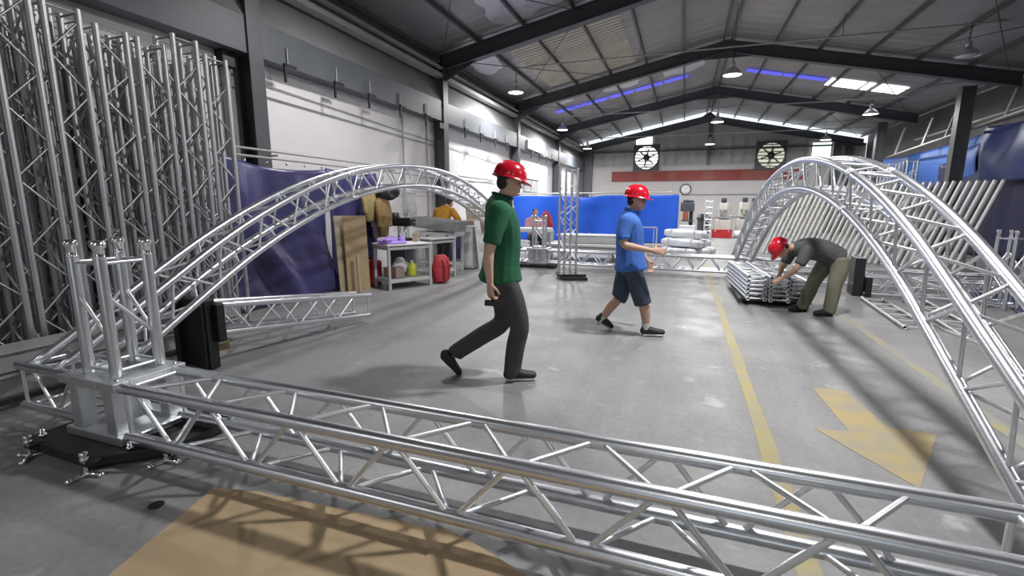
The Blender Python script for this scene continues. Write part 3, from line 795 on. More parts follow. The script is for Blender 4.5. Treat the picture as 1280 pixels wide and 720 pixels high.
# ------------------------------------------------------------------ rack of leaning tubes on the right
t = T('tube_rack', 'dull grey rail frame propping up the leaning tubes on the right', 'rack', (4.6, 14.6, 0))
A, B = V((2.35, 16.3, 0)), V((5.75, 13.25, 0)); dr = (B-A).normalized(); nrm = V((-dr.y, dr.x, 0))
t.tube('rail', A+nrm*.75+V((0, 0, 1.42)), B+nrm*.75+V((0, 0, 1.42)), .03, MT['greysteel'], 8)
for f in (0.02, .5, .98):
    p = A.lerp(B, f)+nrm*.78; t.tube('post', p, p+V((0, 0, 1.42)), .03, MT['greysteel'], 8)
    t.tube('brace', p+V((0, 0, 1.3)), p+nrm*.7, .02, MT['greysteel'], 8)
NT = 34
for k in range(NT):
    f = k/(NT-1); p = A.lerp(B, f); ln = 2.0+.012*rnd.random()
    lean = nrm*.36+dr*.30
    top = p+V((0, 0, ln))+lean*1.9*.75
    tt = T('leaning_tube', 'long dull grey tube leaning on the rack at right, %s' % ('%s from the left end' % ORD[k] if k < 17 else '%s from the right end' % ORD[NT-1-k]), 'tube', (p.x, p.y, 0), group='grey tubes leaning in a row on the right')
    tt.tube('tube', p+V((0, 0, .02)), top, .044, MT['white_tube'], 12)
    tt.tube('end_plug', top, top+(top-p).normalized()*.02, .045, MT['greysteel'], 12)
for k in range(10):
    f = .05+.1*k; p = A.lerp(B, f)+nrm*.36
    tt = T('leaning_tube', 'dark grey tube standing behind the front row of leaning tubes, %s from the left' % ORD[k], 'tube', (p.x, p.y, 0), group='darker tubes behind the leaning row')
    tt.tube('tube', p+V((0, 0, .02)), p+V((0, 0, 1.7))+nrm*.36+dr*.25, .035, MT['greysteel'], 10)

# ------------------------------------------------------------------ flat ladder frames
def ladder(label, p, ax, up, L, group, w=.26, r=.025, nr=6, ring=True, dull='alu', cat='ladder frame', nm='ladder_frame'):
    p = V(p); ax = V(ax).normalized(); up = V(up).normalized(); s = ax.cross(up).normalized()
    t = T(nm, label, cat, p, group=group)
    for a in (-.5, .5):
        t.tube('side_tube', p+s*w*a, p+s*w*a+ax*L, r, MT[dull], 10)
        for q, d in ((p+s*w*a, -ax), (p+s*w*a+ax*L, ax)):
            t.lathe('end_ring', q, [(r*.62, 0), (r*1.2, 0), (r*1.2, .03), (r*.62, .03), (r*.62, 0)], MT['alup'], 14, d)
            t.lathe('end_bore', q, [(0, .004), (r*.64, .004), (r*.64, .012), (0, .012)], MT['black'], 12, d)
    for k in range(nr+1):
        x = .03+(L-.06)*k/nr
        t.tube('rung', p+s*w*.5+ax*x, p-s*w*.5+ax*x, r*.5, MT['alu2'], 6)
        if k < nr:
            x2 = .03+(L-.06)*(k+1)/nr
            sg = 1 if k % 2 else -1
            t.tube('diagonal', p+s*w*.5*sg+ax*x, p-s*w*.5*sg+ax*x2, r*.4, MT['alu2'], 6)
    return t
axd = V((-.06, 1, 0))
for col in range(3):
    for lv in range(6 if col < 2 else 5):
        p = V((1.06+.29*col, 7.62+(.0, -.05, .16)[col]+rnd.uniform(-.04, .04), .115+.063*lv))
        ladder('flat silver ladder frame stacked by the bending worker, %s column, %s from the floor' % (('left', 'middle', 'right')[col], ORD[lv]), p, axd, (0, 0, 1), 1.9, 'flat ladder frames stacked by the bending worker', w=.222)
t = T('dolly', 'low black dolly carrying the stack of ladder frames', 'dolly', (1.3, 8.3, 0))
t.box('deck', (1.32, 8.45, .072), (.95, 1.5, .03), MT['black'])
for x in (.95, 1.7):
    for y in (7.85, 9.05):
        f = t.box('caster_fork', (x, y, .05), (.05, .06, .02), MT['black'])
        t.lathe('wheel', (x-.015, y, .03), [(.01, 0), (.03, .001), (.03, .03), (.01, .031)], MT['rubber'], 12, (1, 0, 0), parent=f)
t = T('crossbar', 'silver square bar laid across the top of the ladder frame stack', 'bar', (1.5, 7.9, .5))
t.box('bar', (1.72, 7.72, .50), (.62, .05, .05), MT['alup'], rot=(0, 0, -.12))
ladder('silver ladder frame flat on the floor beyond the faded yellow line, left of the two', (2.69, 6.74, .03), (.08, 1, 0), (0, 0, 1), 1.95, 'ladder frames lying flat at the right', w=.27, nr=5, dull='aludull')
ladder('silver ladder frame flat on the floor under the right arch, right of the two', (3.12, 6.35, .03), (.12, 1, 0), (0, 0, 1), 2.4, 'ladder frames lying flat at the right', w=.27, nr=5, dull='aludull')
for k, (x, y) in enumerate(((5.25, 17.2), (5.6, 17.0), (5.95, 16.8))):
    t = T('upright_truss', 'upright silver truss rising behind the crest of the right arch, %s' % ('left', 'middle', 'right')[k], 'truss', (x, y, 0), group='upright trusses behind the right arch')
    truss(t, (x, y, 0), (x, y, 2.62+.06*k), up=(1, 0, 0), w=.24, h=.24, r=.025, rb=.009, n=8, nb=5, period=.5)

# ------------------------------------------------------------------ white panels and wrapped bundles at the back
def slab(nm, label, c, size, m, rz=0, group=None, cat='panel', rx=0):
    t = T(nm, label, cat, (c[0], c[1], c[2]-size[2]/2), group=group)
    t.box('panel', c, size, MT[m], rot=(rx, 0, rz), bev=.008); return t
g_ = 'pale panels stacked before the blue screen'
slab('panel', 'light grey panel lowest in the stack before the blue screen', (-2.45, 12.95, .30), (1.9, .9, .12), 'midgrey', .02, g_)
slab('panel', 'white panel on the light grey one before the blue screen', (-2.5, 12.95, .395), (2.2, 1.0, .06), 'white', .0, g_)
slab('panel', 'upper white box panel set back on the stack before the blue screen', (-2.3, 13.1, .53), (1.75, .6, .20), 'lightgrey', .0, g_)
slab('panel', 'thin white panel topmost before the blue screen, behind the tall tower', (-2.35, 13.1, .648), (1.9, .7, .03), 'white', .0, g_)
for x in (-3.1, -1.8):
    t = T('trestle', 'low grey trestle under the %s end of the pale panels' % ('left' if x < -2 else 'right'), 'trestle', (x, 12.95, 0), group='trestles under the pale panels')
    t.box('beam', (x, 12.95, .21), (.08, .9, .06), MT['framegrey'])
    for y in (12.6, 13.3): t.box('leg', (x, y, .09), (.06, .06, .18), MT['framegrey'])
t = T('pole', 'slim white pole standing upright behind the man in blue', 'pole', (-1.2, 11.6, 0))
t.box('shaft', (-1.22, 11.6, .75), (.045, .045, 1.36), MT['white']); t.box('foot', (-1.22, 11.6, .035), (.22, .22, .07), MT['black'])
t = T('small_frame', 'small white open frame standing before the blue screen, right of the man in blue', 'frame', (-.9, 14.3, 0))
for x in (-1.12, -.72): t.box('upright', (x, 14.3, .42), (.035, .035, .84), MT['white'])
t.box('top_bar', (-.92, 14.3, .83), (.44, .035, .035), MT['white']); t.box('side_bar', (-.8, 14.3, .42), (.02, .03, .84), MT['white'])
g_ = 'white wrapped bundles piled beyond the far truss'
for k, (x, y, z, L, rz, lab) in enumerate(((-.10, 14.50, .13, 1.0, -.42, 'lowest, open truss ends toward us'), (.12, 14.98, .13, 1.3, -.44, 'on the floor, second'), (.30, 15.46, .13, 1.3, -.42, 'on the floor, third'),
        (-.02, 14.74, .385, 1.15, -.44, 'on the second layer, nearest'), (.14, 15.24, .385, 1.3, -.46, 'on the second layer, farther'), (.06, 15.0, .635, 1.2, -.48, 'topmost of the pile'))):
    t = T('wrapped_bundle', 'white wrapped bundle piled beyond the far truss, %s' % lab, 'bundle', (x, y, z-.12), group=g_)
    from mathutils import Euler
    mw = M4.Translation(V((x, y, z))) @ Euler((rnd.uniform(-.05, .05), .03 if z > .2 else 0, rz)).to_matrix().to_4x4()
    bm = bmesh.new(); n = 16; rings = []
    for i in range(15):
        u = -L/2+L*i/14; e = .82 if i in (0, 14) else 1.
        ring = []
        for q in range(n):
            a_ = 2*math.pi*q/n; c_, s_ = math.cos(a_), math.sin(a_)
            rr = 1/(abs(c_)**3.2+abs(s_)**3.2)**(1/3.2)*(1+.05*sn(3*a_+7*u+k)+.03*rnd.uniform(-1, 1))
            ring.append(bm.verts.new(mw @ V((u, .20*rr*c_*e, .112*rr*s_*e))))
        rings.append(ring)
    for ra, rb_ in zip(rings, rings[1:]):
        for q in range(n): bm.faces.new((ra[q], ra[(q+1) % n], rb_[(q+1) % n], rb_[q]))
    bm.faces.new(rings[0][::-1]); bm.faces.new(rings[-1])
    bmesh.ops.recalc_face_normals(bm, faces=bm.faces[:])
    t.bm('wrapping', bm, MT['wrap'])
    for dx in (-.3*L, .3*L):
        t.box('strap', None, (.03, .405, .232), MT['lightgrey'], mw=mw @ M4.Translation(V((dx, 0, 0))), bev=.01)
    if k == 0:
        for i in range(4):
            q = mw @ V((-.36+.24*i, -.205, 0)); t.lathe('tube_end', q, [(.05, 0), (.075, 0), (.075, .02), (.05, .02), (.05, 0)], MT['alup'], 14, (0, -1, 0))

# ------------------------------------------------------------------ workshop at the back
t = T('white_crate', 'plain white box on the floor beside the dark drilling machine', 'box', (.13, 22.5, 0))
t.box('box', (.10, 22.4, .29), (.72, .6, .56), MT['white'], bev=.01); t.box('lid', (.10, 22.4, .58), (.74, .62, .03), MT['white'])
t = T('drilling_machine', 'dark pillar drilling machine at the back, right of the blue screen', 'machine', (.2, 24.5, 0))
t.box('base', (.2, 24.5, .1), (.7, .7, .2), MT['darkmach']); t.tube('pillar', (.3, 24.6, .2), (.3, 24.6, 1.5), .09, MT['darkmach'], 14)
t.box('table', (.15, 24.4, .75), (.55, .55, .06), MT['darkmach']); t.box('head', (.12, 24.4, 1.4), (.62, .5, .42), MT['darkmach'], bev=.04)
t.tube('spindle', (.05, 24.25, .95), (.05, 24.25, 1.2), .05, MT['rust'], 12); t.box('motor', (.05, 24.3, .98), (.25, .3, .45), MT['rust'], bev=.04)
t.lathe('belt_cover', (.15, 24.4, 1.6), [(.25, 0), (.25, .1), (.2, .14), (0, .15)], MT['darkmach'], 18)
t = T('bench_grinder', 'low dark machine bench between the drilling machine and narrow frame', 'machine', (.86, 24.2, 0))
t.box('cabinet', (.86, 24.2, .45), (.5, .6, .7), MT['darkmach'], bev=.02); t.box('top', (.86, 24.2, .86), (.6, .7, .08), MT['black'])
t.box('motor', (.86, 24.2, 1.0), (.3, .3, .24), MT['darkmach'], bev=.05)
for dx in (-.25, .25): t.lathe('grinding_wheel', (.86+dx*.9, 24.2, 1.02), [(.0, -.03), (.14, -.03), (.14, .03), (0, .03)], MT['greysteel'], 18, (1, 0, 0))
for x in (.66, 1.06): t.box('leg', (x, 24.0, .05), (.08, .3, .1), MT['black'])
ladder('narrow pale ladder frame standing upright by the cream milling machine', (1.03, 23.2, .03), (.0, 0, 1), (0, 1, 0), 1.65, 'narrow ladder frame at the back', w=.3, r=.035, nr=6, dull='white_tube')
def mill(label, x, y, sc=1.):
    t = T('milling_machine', label, 'machine', (x, y, 0), group='cream milling machines at the back')
    t.box('pedestal', (x, y, .4*sc), (.7*sc, .8*sc, .8*sc), MT['cream2'], bev=.03)
    t.box('column', (x+.05, y+.25*sc, 1.05*sc), (.42*sc, .4*sc, 1.1*sc), MT['cream2'], bev=.04)
    t.box('table', (x, y-.15*sc, .9*sc), (1.1*sc, .35*sc, .10*sc), MT['greysteel'])
    t.box('head', (x, y-.1*sc, 1.42*sc), (.36*sc, .7*sc, .36*sc), MT['cream2'], bev=.05)
    t.tube('spindle', (x, y-.35*sc, 1.05*sc), (x, y-.35*sc, 1.3*sc), .07*sc, MT['chrome'], 12)
    t.tube('motor', (x, y-.3*sc, 1.58*sc), (x, y-.3*sc, 1.82*sc), .12*sc, MT['darkmach'], 14)
    h = t.lathe('hand_wheel', (x-.58*sc, y-.2*sc, .88*sc), [(.09, -.012), (.12, 0), (.09, .012), (.09, -.012)], MT['chrome'], 16, (1, 0, 0))
    t.box('control_panel', (x+.33*sc, y-.3*sc, 1.2*sc), (.12*sc, .08, .3*sc), MT['midgrey'])
mill('cream milling machine at the back, left of the pair', 1.75, 25.4, 1.0)
mill('cream milling machine at the back, right of the pair', 2.75, 26.2, 1.02)
t = T('tool_chest', 'red box on the floor before the cream milling machines', 'box', (1.66, 23.9, 0))
t.box('body', (1.66, 23.9, .17), (.85, .4, .34), MT['redbox'], bev=.015); t.box('lid', (1.66, 23.9, .36), (.87, .42, .05), MT['redbox'])
for dx in (-.28, .28): t.box('latch', (1.66+dx, 23.68, .33), (.06, .02, .08), MT['chrome'])
t = T('white_canister', 'white canister lying right of the red box at the back', 'canister', (2.35, 24.1, 0))
t.tube('drum', (2.2, 24.1, .17), (2.55, 24.1, .17), .16, MT['white'], 18); t.tube('cap', (2.55, 24.1, .17), (2.61, 24.1, .17), .06, MT['lightgrey'], 12)
t = T('wall_clock', 'round wall clock on the white back wall above the blue screen end', 'clock', (-.03, YB-.1, 2.2))
t.lathe('clock_rim', (-.03, YB+.02, 2.43), [(.30, 0), (.33, .02), (.33, .05), (.28, .06), (.28, .03)], MT['darkmach'], 28, (0, -1, 0))
t.lathe('clock_face', (-.03, YB+.02, 2.43), [(0, .035), (.28, .035), (.28, .03), (0, .03)], MT['clockface'], 28, (0, -1, 0))
t.box('hour_hand', (-.06, YB-.02, 2.47), (.02, .006, .15), MT['black'], rot=(0, -.6, 0), bev=0)
t.box('minute_hand', (.03, YB-.02, 2.48), (.014, .006, .22), MT['black'], rot=(0, .7, 0), bev=0)
for k in range(12):
    a = k*math.pi/6; t.box('hour_mark', (-.03+.25*sn(a), YB-.018, 2.43+.25*math.cos(a)), (.012, .004, .03), MT['black'], rot=(0, a, 0), bev=0)
t = T('wall_hook', 'small black tool hanging on the back wall right of the milling machines', 'tool', (3.75, YB, 1.5))
t.box('handle', (3.75, YB-.02, 1.55), (.07, .04, .5), MT['black']); t.box('head', (3.75, YB-.03, 1.83), (.12, .05, .1), MT['black'])

# ------------------------------------------------------------------ people
def catmull(P, k):
    out = []
    n = len(P)
    for i in range(n-1):
        p0, p1, p2, p3 = P[max(i-1, 0)], P[i], P[i+1], P[min(i+2, n-1)]
        for j in range(k):
            s = j/k
            out.append([.5*((2*b)+(-a+c)*s+(2*a-5*b+4*c-d)*s*s+(-a+3*b-3*c+d)*s**3) for a, b, c, d in zip(p0, p1, p2, p3)])
    out.append(list(P[-1])); return out
def limb(bm, pts, side=(0, 1, 0), n=16, k=4, cap=1., flat=False):
    """closed sweep of elliptical sections: (x, y, z, radius across, radius along side)"""
    P = catmull([list(p) if len(p) == 5 else list(p)+[p[3]] for p in pts], k)
    side = V(side); rings = []
    c = [V(p[:3]) for p in P]
    def ring(o, t, ra, rb):
        s = side-t*side.dot(t)
        if s.length < .15: s = t.orthogonal()
        s.normalize(); a = s.cross(t).normalized()
        return [bm.verts.new(o+a*ra*math.cos(2*math.pi*i/n)+s*rb*sn(2*math.pi*i/n)) for i in range(n)]
    t0 = (c[1]-c[0]).normalized(); t1 = (c[-1]-c[-2]).normalized()
    m0 = min(P[0][3], P[0][4])*cap; m1 = min(P[-1][3], P[-1][4])*cap
    if not flat:
        for a in (.2, .5, .8):
            q = math.sin(a*math.pi/2); rings.append(ring(c[0]-t0*m0*math.cos(a*math.pi/2), t0, P[0][3]*q, P[0][4]*q))
    for i in range(len(P)):
        t = (c[min(i+1, len(c)-1)]-c[max(i-1, 0)]).normalized()
        rings.append(ring(c[i], t, max(.003, P[i][3]), max(.003, P[i][4])))
    if not flat:
        for a in (.8, .5, .2):
            q = math.sin(a*math.pi/2); rings.append(ring(c[-1]+t1*m1*math.cos(a*math.pi/2), t1, P[-1][3]*q, P[-1][4]*q))
    for a, b in zip(rings, rings[1:]):
        for i in range(n): bm.faces.new((a[i], a[(i+1) % n], b[(i+1) % n], b[i]))
    bm.faces.new(rings[0][::-1]); bm.faces.new(rings[-1])
def ball(bm, c, r, mx=None, seg=18):
    r = (r, r, r) if not isinstance(r, tuple) else r
    m = M4.Translation(V(c)) @ (mx or M4.Identity(4)) @ M4.Diagonal((*r, 1))
    bmesh.ops.create_uvsphere(bm, u_segments=seg, v_segments=seg//2+2, radius=1, matrix=m)
def solid(t, name, bm, m, voxel=.008, it=3, parent=None):
    """fuse overlapping closed shapes into ONE continuous surface"""
    bmesh.ops.recalc_face_normals(bm, faces=bm.faces[:])
    me = D.meshes.new('tmp'); bm.to_mesh(me); bm.free()
    o = D.objects.new('tmp', me); COL.objects.link(o)
    r = o.modifiers.new('r', 'REMESH'); r.mode = 'VOXEL'; r.voxel_size = voxel; r.use_smooth_shade = True
    s = o.modifiers.new('s', 'SMOOTH'); s.factor = .5; s.iterations = it
    dg = bpy.context.evaluated_depsgraph_get(); ev = o.evaluated_get(dg)
    out = D.meshes.new_from_object(ev); out.name = name
    D.objects.remove(o); D.meshes.remove(me)
    out.materials.clear(); out.materials.append(m)
    for p in out.polygons: p.use_smooth = True
    return t.put(name, out, M4.Identity(4), parent)
def hand(bm, w, d, nrm, th, curl=.5, sc=1.):
    """palm and five bent fingers: wrist w, direction d, palm normal nrm, thumb side th"""
    w, d, nrm = V(w), V(d).normalized(), V(nrm).normalized(); th = V(th).normalized()
    limb(bm, [(*(w), .024*sc, .028*sc), (*(w+d*.04*sc), .017*sc, .038*sc), (*(w+d*.085*sc), .014*sc, .040*sc)], th, 14, 3)
    for i, ln in enumerate((.075, .084, .078, .06)):
        b = w+d*.088*sc+th*(.030-.020*i)*sc; pts = [(*(b-d*.015*sc), .0095*sc)]; dd = d.copy(); p = b.copy()
        for j, f in enumerate((.45, .32, .23)):
            a = curl*(.55+.35*j); dd = (d*math.cos(a*(j+1)*.7)+nrm*math.sin(a*(j+1)*.7)).normalized()
            p = p+dd*ln*f*sc; pts.append((*p, (.0092-.0008*j)*sc))
        limb(bm, pts, th, 8, 3)
    b = w+d*.025*sc+th*.028*sc; q = b+(d*.5+th*.75+nrm*.25).normalized()*.045*sc; e2 = q+(d*.85+th*.2+nrm*.45).normalized()*.04*sc
    limb(bm, [(*b, .015*sc), (*q, .011*sc), (*e2, .0085*sc)], nrm, 8, 3)
def head(bm, c, pitch=0., yaw=0., sc=1.):
    """skull, jaw, nose, ears, brow; forward is local +x.  returns the head matrix"""
    mx = M4.Translation(V(c)) @ M4.Rotation(yaw, 4, 'Z') @ M4.Rotation(pitch, 4, 'Y') @ M4.Diagonal((sc, sc, sc, 1))
    def b(p, r):
        bmesh.ops.create_uvsphere(bm, u_segments=18, v_segments=12, radius=1, matrix=mx @ M4.Translation(V(p)) @ M4.Diagonal((*r, 1)))
    b((-.012, 0, .03), (.098, .077, .088)); b((.018, 0, -.02), (.072, .066, .085)); b((.040, 0, -.075), (.046, .045, .036))
    b((.062, 0, -.045), (.036, .040, .036)); b((.098, 0, -.018), (.015, .013, .014)); b((.088, 0, .0), (.011, .010, .030))
    b((.073, 0, .028), (.022, .052, .014))
    for s in (-1, 1):
        b((-.008, s*.076, -.008), (.020, .010, .031)); b((.055, s*.042, -.022), (.028, .022, .022))
    b((.089, 0, -.052), (.012, .024, .006)); b((.086, 0, -.064), (.012, .021, .007)); b((.078, 0, -.088), (.016, .018, .014))
    return mx
def face(t, mx, body):
    for s in (-1, 1):
        bm = bmesh.new(); bmesh.ops.create_uvsphere(bm, u_segments=10, v_segments=8, radius=1, matrix=mx @ M4.Translation((.0815, s*.031, .006)) @ M4.Diagonal((.008, .014, .007, 1)))
        t.bm('eye', bm, MT['eye'])
        bm = bmesh.new(); bmesh.ops.create_uvsphere(bm, u_segments=10, v_segments=6, radius=1, matrix=mx @ M4.Translation((.088, s*.033, .028)) @ M4.Diagonal((.006, .021, .0035, 1)))
        t.bm('eyebrow', bm, MT['hair'])
    bm = bmesh.new(); bmesh.ops.create_uvsphere(bm, u_segments=10, v_segments=6, radius=1, matrix=mx @ M4.Translation((.0945, 0, -.057)) @ M4.Diagonal((.006, .021, .0045, 1)))
    t.bm('mouth', bm, MT['lip'])
def hair(t, mx, low=-.05):
    bm = bmesh.new()
    for p, r in (((-.026, 0, .042), (.092, .081, .078)), ((-.052, 0, -.015), (.052, .072, .062))):
        bmesh.ops.create_uvsphere(bm, u_segments=20, v_segments=14, radius=1, matrix=mx @ M4.Translation(V(p)) @ M4.Diagonal((*r, 1)))
    return solid(t, 'hair', bm, MT['hair'], .007, 2)
def hard_hat(t, mx):
    """dome with a centre ridge, rim and a front peak"""
    vs, fs = [], []; n = 36; rows = 9
    def pt(r, a, z, g=1.): return mx @ V((-.008+r*1.27*math.cos(a)*g, r*1.05*math.sin(a)*g, z))
    for k in range(rows+1):
        e = k/rows*math.pi/2; r = .108*math.cos(e)**.75 if k < rows else .0008; z = .030+.128*math.sin(e)
        for i in range(n):
            a = 2*math.pi*i/n; rid = .007 if abs(math.sin(a)) < .2 and k > 1 else 0
            vs.append(pt(r, a, z+rid))
    for k in range(rows):
        for i in range(n): fs.append((k*n+i, k*n+(i+1) % n, (k+1)*n+(i+1) % n, (k+1)*n+i))
    b = len(vs)   # rim and peak
    for dz in (0, -.007):
        for i in range(n):
            a = 2*math.pi*i/n; f = max(0, math.cos(a))**2.2
            vs.append(pt(.108+.007+.034*f, a, .028-.012*f+dz))
    for i in range(n):
        j = (i+1) % n
        fs += [(i, b+i, b+j, j), (b+i, b+n+i, b+n+j, b+j)]
    for i in range(n): vs.append(pt(.100, 2*math.pi*i/n, .022))
    c2 = b+2*n
    for i in range(n): fs.append((b+n+i, c2+i, c2+(i+1) % n, b+n+(i+1) % n))
    h = t.mesh('hard_hat', vs, [tuple(reversed(f)) for f in fs], MT['helmet'], True); h['label'] = 'red hard hat'
    bm = bmesh.new(); bmesh.ops.create_uvsphere(bm, u_segments=12, v_segments=8, radius=1, matrix=mx @ M4.Translation((.118, 0, .088)) @ M4.Diagonal((.008, .016, .014, 1)))
    bd = t.bm('badge', bm, MT['white'], parent=h)
    # cradle strap under the shell and chin strap
    return h
def shoe(t, heel, toe, up=(0, 0, 1), label=None, white=True):
    heel, toe, up = V(heel), V(toe), V(up).normalized(); d = (toe-heel); L = d.length; d.normalize(); s = up.cross(d)
    up = d.cross(s)*(1 if d.cross(s).dot(up) > 0 else -1)
    bm = bmesh.new()
    limb(bm, [(*(heel+d*.035+up*.058), .046, .041), (*(heel+d*.09+up*.062), .050, .043), (*(heel+d*.16+up*.052), .039, .049), (*(toe-d*.04+up*.042), .030, .045)], s, 14, 4)
    limb(bm, [(*(heel+d*.05+up*.05), .042, .036), (*(heel+d*.055+up*.105), .043, .036)], s, 14, 3)
    o = solid(t, 'shoe', bm, MT['shoe'], .008, 2)
    bm = bmesh.new()
    limb(bm, [(*(heel+d*.03+up*.015), .015, .042), (*(heel+d*.10+up*.015), .015, .042), (*(heel+d*.19+up*.015), .015, .052), (*(toe-d*.035+up*.015), .015, .044)], s, 12, 4)
    so = solid(t, 'sole', bm, MT['sole' if white else 'rubber'], .007, 2, parent=o)
    return o

# -- man in the green shirt, striding to the right
p = T('person', 'man in green t-shirt and red hard hat striding right, nearest the camera', 'person', (-1.4, 3.6, 0), R(28), local=True)
bm = bmesh.new()
hm = head(bm, (.075, 0, 1.635), R(14))
limb(bm, [(.055, 0, 1.56, .055), (.02, 0, 1.50, .056), (-.01, 0, 1.44, .062, .07)])
limb(bm, [(.0, 0, 1.40, .07, .12), (.015, 0, 1.28, .11, .15), (.02, 0, 1.08, .11, .14), (.015, 0, .95, .09, .13)])
RA = [(-.035, -.185, 1.40, .052), (-.075, -.225, 1.25, .049), (-.115, -.25, 1.10, .041), (-.125, -.26, 1.02, .042), (-.115, -.262, .90, .030), (-.112, -.262, .86, .026)]
LA = [(-.02, .185, 1.40, .052), (-.01, .225, 1.25, .049), (.0, .24, 1.10, .041), (.02, .235, 1.02, .040), (.07, .225, .90, .029), (.085, .222, .86, .026)]
limb(bm, RA); limb(bm, LA)
hand(bm, (-.112, -.262, .86), (.02, .02, -1), (.85, .5, 0), (.55, -.8, 0), 1.0)
hand(bm, (.085, .222, .86), (.3, -.05, -.95), (0, -1, -.1), (.9, .0, .4), .6)
RL = [(.02, -.09, .92, .08), (.09, -.10, .68, .080), (.145, -.105, .47, .058), (.115, -.10, .30, .056), (.09, -.10, .10, .040), (.10, -.1, .06, .04)]
LL = [(.0, .09, .92, .08), (.03, .10, .68, .080), (.03, .105, .46, .058), (-.15, .10, .34, .055), (-.345, .10, .22, .040), (-.38, .1, .19, .038)]
limb(bm, RL); limb(bm, LL)
body = solid(p, 'body', bm, MT['skin'], .0065, 2)
face(p, hm, body); hair(p, hm); hard_hat(p, hm)
bm = bmesh.new()
limb(bm, [(.012, 0, 1.515, .075, .078), (.0, 0, 1.48, .095, .125), (-.01, 0, 1.425, .115, .205), (.012, 0, 1.29, .145, .20), (.018, 0, 1.12, .15, .175), (.005, 0, .98, .155, .182), (.005, 0, .85, .178, .20)], cap=.25)
for A in (RA, LA):
    ball(bm, A[0][:3], .088)
    limb(bm, [(*A[0][:3], .088), (*A[1][:3], .074), (*V(A[1][:3]).lerp(V(A[2][:3]), .55), .070)], cap=.3)
limb(bm, [(-.10, 0, .95, .05, .13), (-.165, 0, .86, .022, .13)], cap=.3)
sh = solid(p, 't_shirt', bm, MT['green'], .009, 3)
p.bm('collar', sweep_bm([(.018+.078*math.cos(a), .075*sn(a), 1.525-.022*math.cos(a)) for a in [2*math.pi*k/20 for k in range(21)]], .012, 8), MT['greend'], parent=sh)
bm = bmesh.new()
limb(bm, [(.005, 0, 1.0, .125, .165), (.01, 0, .86, .125, .17), (.01, 0, .80, .10, .15)], cap=.5)
for L_, o in ((RL, 0), (LL, 1)):
    q = [(*(V(L_[0][:3]).lerp(V(L_[1][:3]), .3)-V((.015, 0, 0))), .098), (*L_[1][:3], .097), (*L_[2][:3], .081), (*L_[3][:3], .079), (*L_[4][:3], .073), (*L_[5][:3], .075)]
    limb(bm, q, cap=.3)
solid(p, 'trousers', bm, MT['trouser'], .009, 3)
shoe(p, (.015, -.10, .0), (.305, -.10, .0))
shoe(p, (-.46, .10, .235), (-.315, .10, -.0), up=(-.85, 0, .52), white=False)
tl = T('hand_tool', 'small dark tool held low in the right hand of the man in green', 'tool', p.mw @ V((-.09, -.262, .70)), R(28), local=True)
tl.box('body', (0, 0, 0), (.13, .03, .045), MT['black'], rot=(0, .1, 0)); tl.tube('grip', (.0, 0, .02), (-.01, 0, .10), .013, MT['rubber'], 10)

# -- man in the blue polo, walking right with his arm forward
p = T('person', 'man in blue polo, dark shorts and red hard hat walking before the blue screen', 'person', (-.45, 5.45, 0), R(12), local=True)
bm = bmesh.new()
hm = head(bm, (-.055, 0, 1.515), R(6), R(-14))
limb(bm, [(-.075, 0, 1.45, .054), (-.10, 0, 1.38, .054), (-.12, 0, 1.31, .06, .07)])
limb(bm, [(-.12, 0, 1.27, .07, .12), (-.12, 0, 1.15, .11, .15), (-.10, 0, .98, .11, .14), (-.09, 0, .85, .09, .13)])
RA = [(-.165, -.185, 1.275, .052), (-.205, -.225, 1.15, .048), (-.195, -.25, 1.045, .042), (-.10, -.26, 1.015, .041), (.07, -.255, .985, .029), (.10, -.255, .98, .026)]
LA = [(-.10, .185, 1.275, .052), (-.06, .225, 1.13, .048), (-.01, .235, 1.01, .041), (.03, .225, .95, .040), (.10, .21, .85, .029), (.12, .205, .82, .026)]
limb(bm, RA); limb(bm, LA)
hand(bm, (.10, -.255, .98), (1, 0, -.06), (0, .9, -.4), (.1, .3, .95), .8)
hand(bm, (.12, .205, .82), (.35, -.05, -.93), (0, -1, 0), (.9, 0, .3), .7)
RL = [(-.10, -.09, .82, .08), (-.03, -.10, .62, .080), (.045, -.105, .40, .057), (.085, -.10, .27, .056), (.10, -.10, .10, .037), (.10, -.1, .06, .037)]
LL = [(-.11, .09, .82, .08), (-.15, .10, .60, .080), (-.18, .105, .41, .057), (-.28, .10, .28, .055), (-.385, .10, .12, .037), (-.41, .1, .09, .036)]
limb(bm, RL); limb(bm, LL)
body = solid(p, 'body', bm, MT['skin2'], .0065, 2)
face(p, hm, body); hair(p, hm); hard_hat(p, hm)
bm = bmesh.new()
limb(bm, [(-.10, 0, 1.385, .075, .078), (-.11, 0, 1.35, .095, .125), (-.12, 0, 1.295, .115, .20), (-.115, 0, 1.18, .150, .195), (-.105, 0, 1.02, .155, .175), (-.095, 0, .88, .160, .185), (-.085, 0, .755, .185, .205)], cap=.25)
for A in (RA, LA):
    ball(bm, A[0][:3], .088)
    limb(bm, [(*A[0][:3], .088), (*A[1][:3], .072), (*V(A[1][:3]).lerp(V(A[2][:3]), .45), .072)], cap=.3)
sh = solid(p, 'polo_shirt', bm, MT['bluecot'], .009, 3)
p.bm('collar', sweep_bm([(-.095+.08*math.cos(a), .076*sn(a), 1.395-.024*math.cos(a)) for a in [2*math.pi*k/20 for k in range(21)]], .015, 8), MT['bluecot'], parent=sh)
bm = bmesh.new()
limb(bm, [(-.10, 0, .90, .125, .165), (-.095, 0, .76, .128, .17), (-.10, 0, .70, .10, .15)], cap=.5)
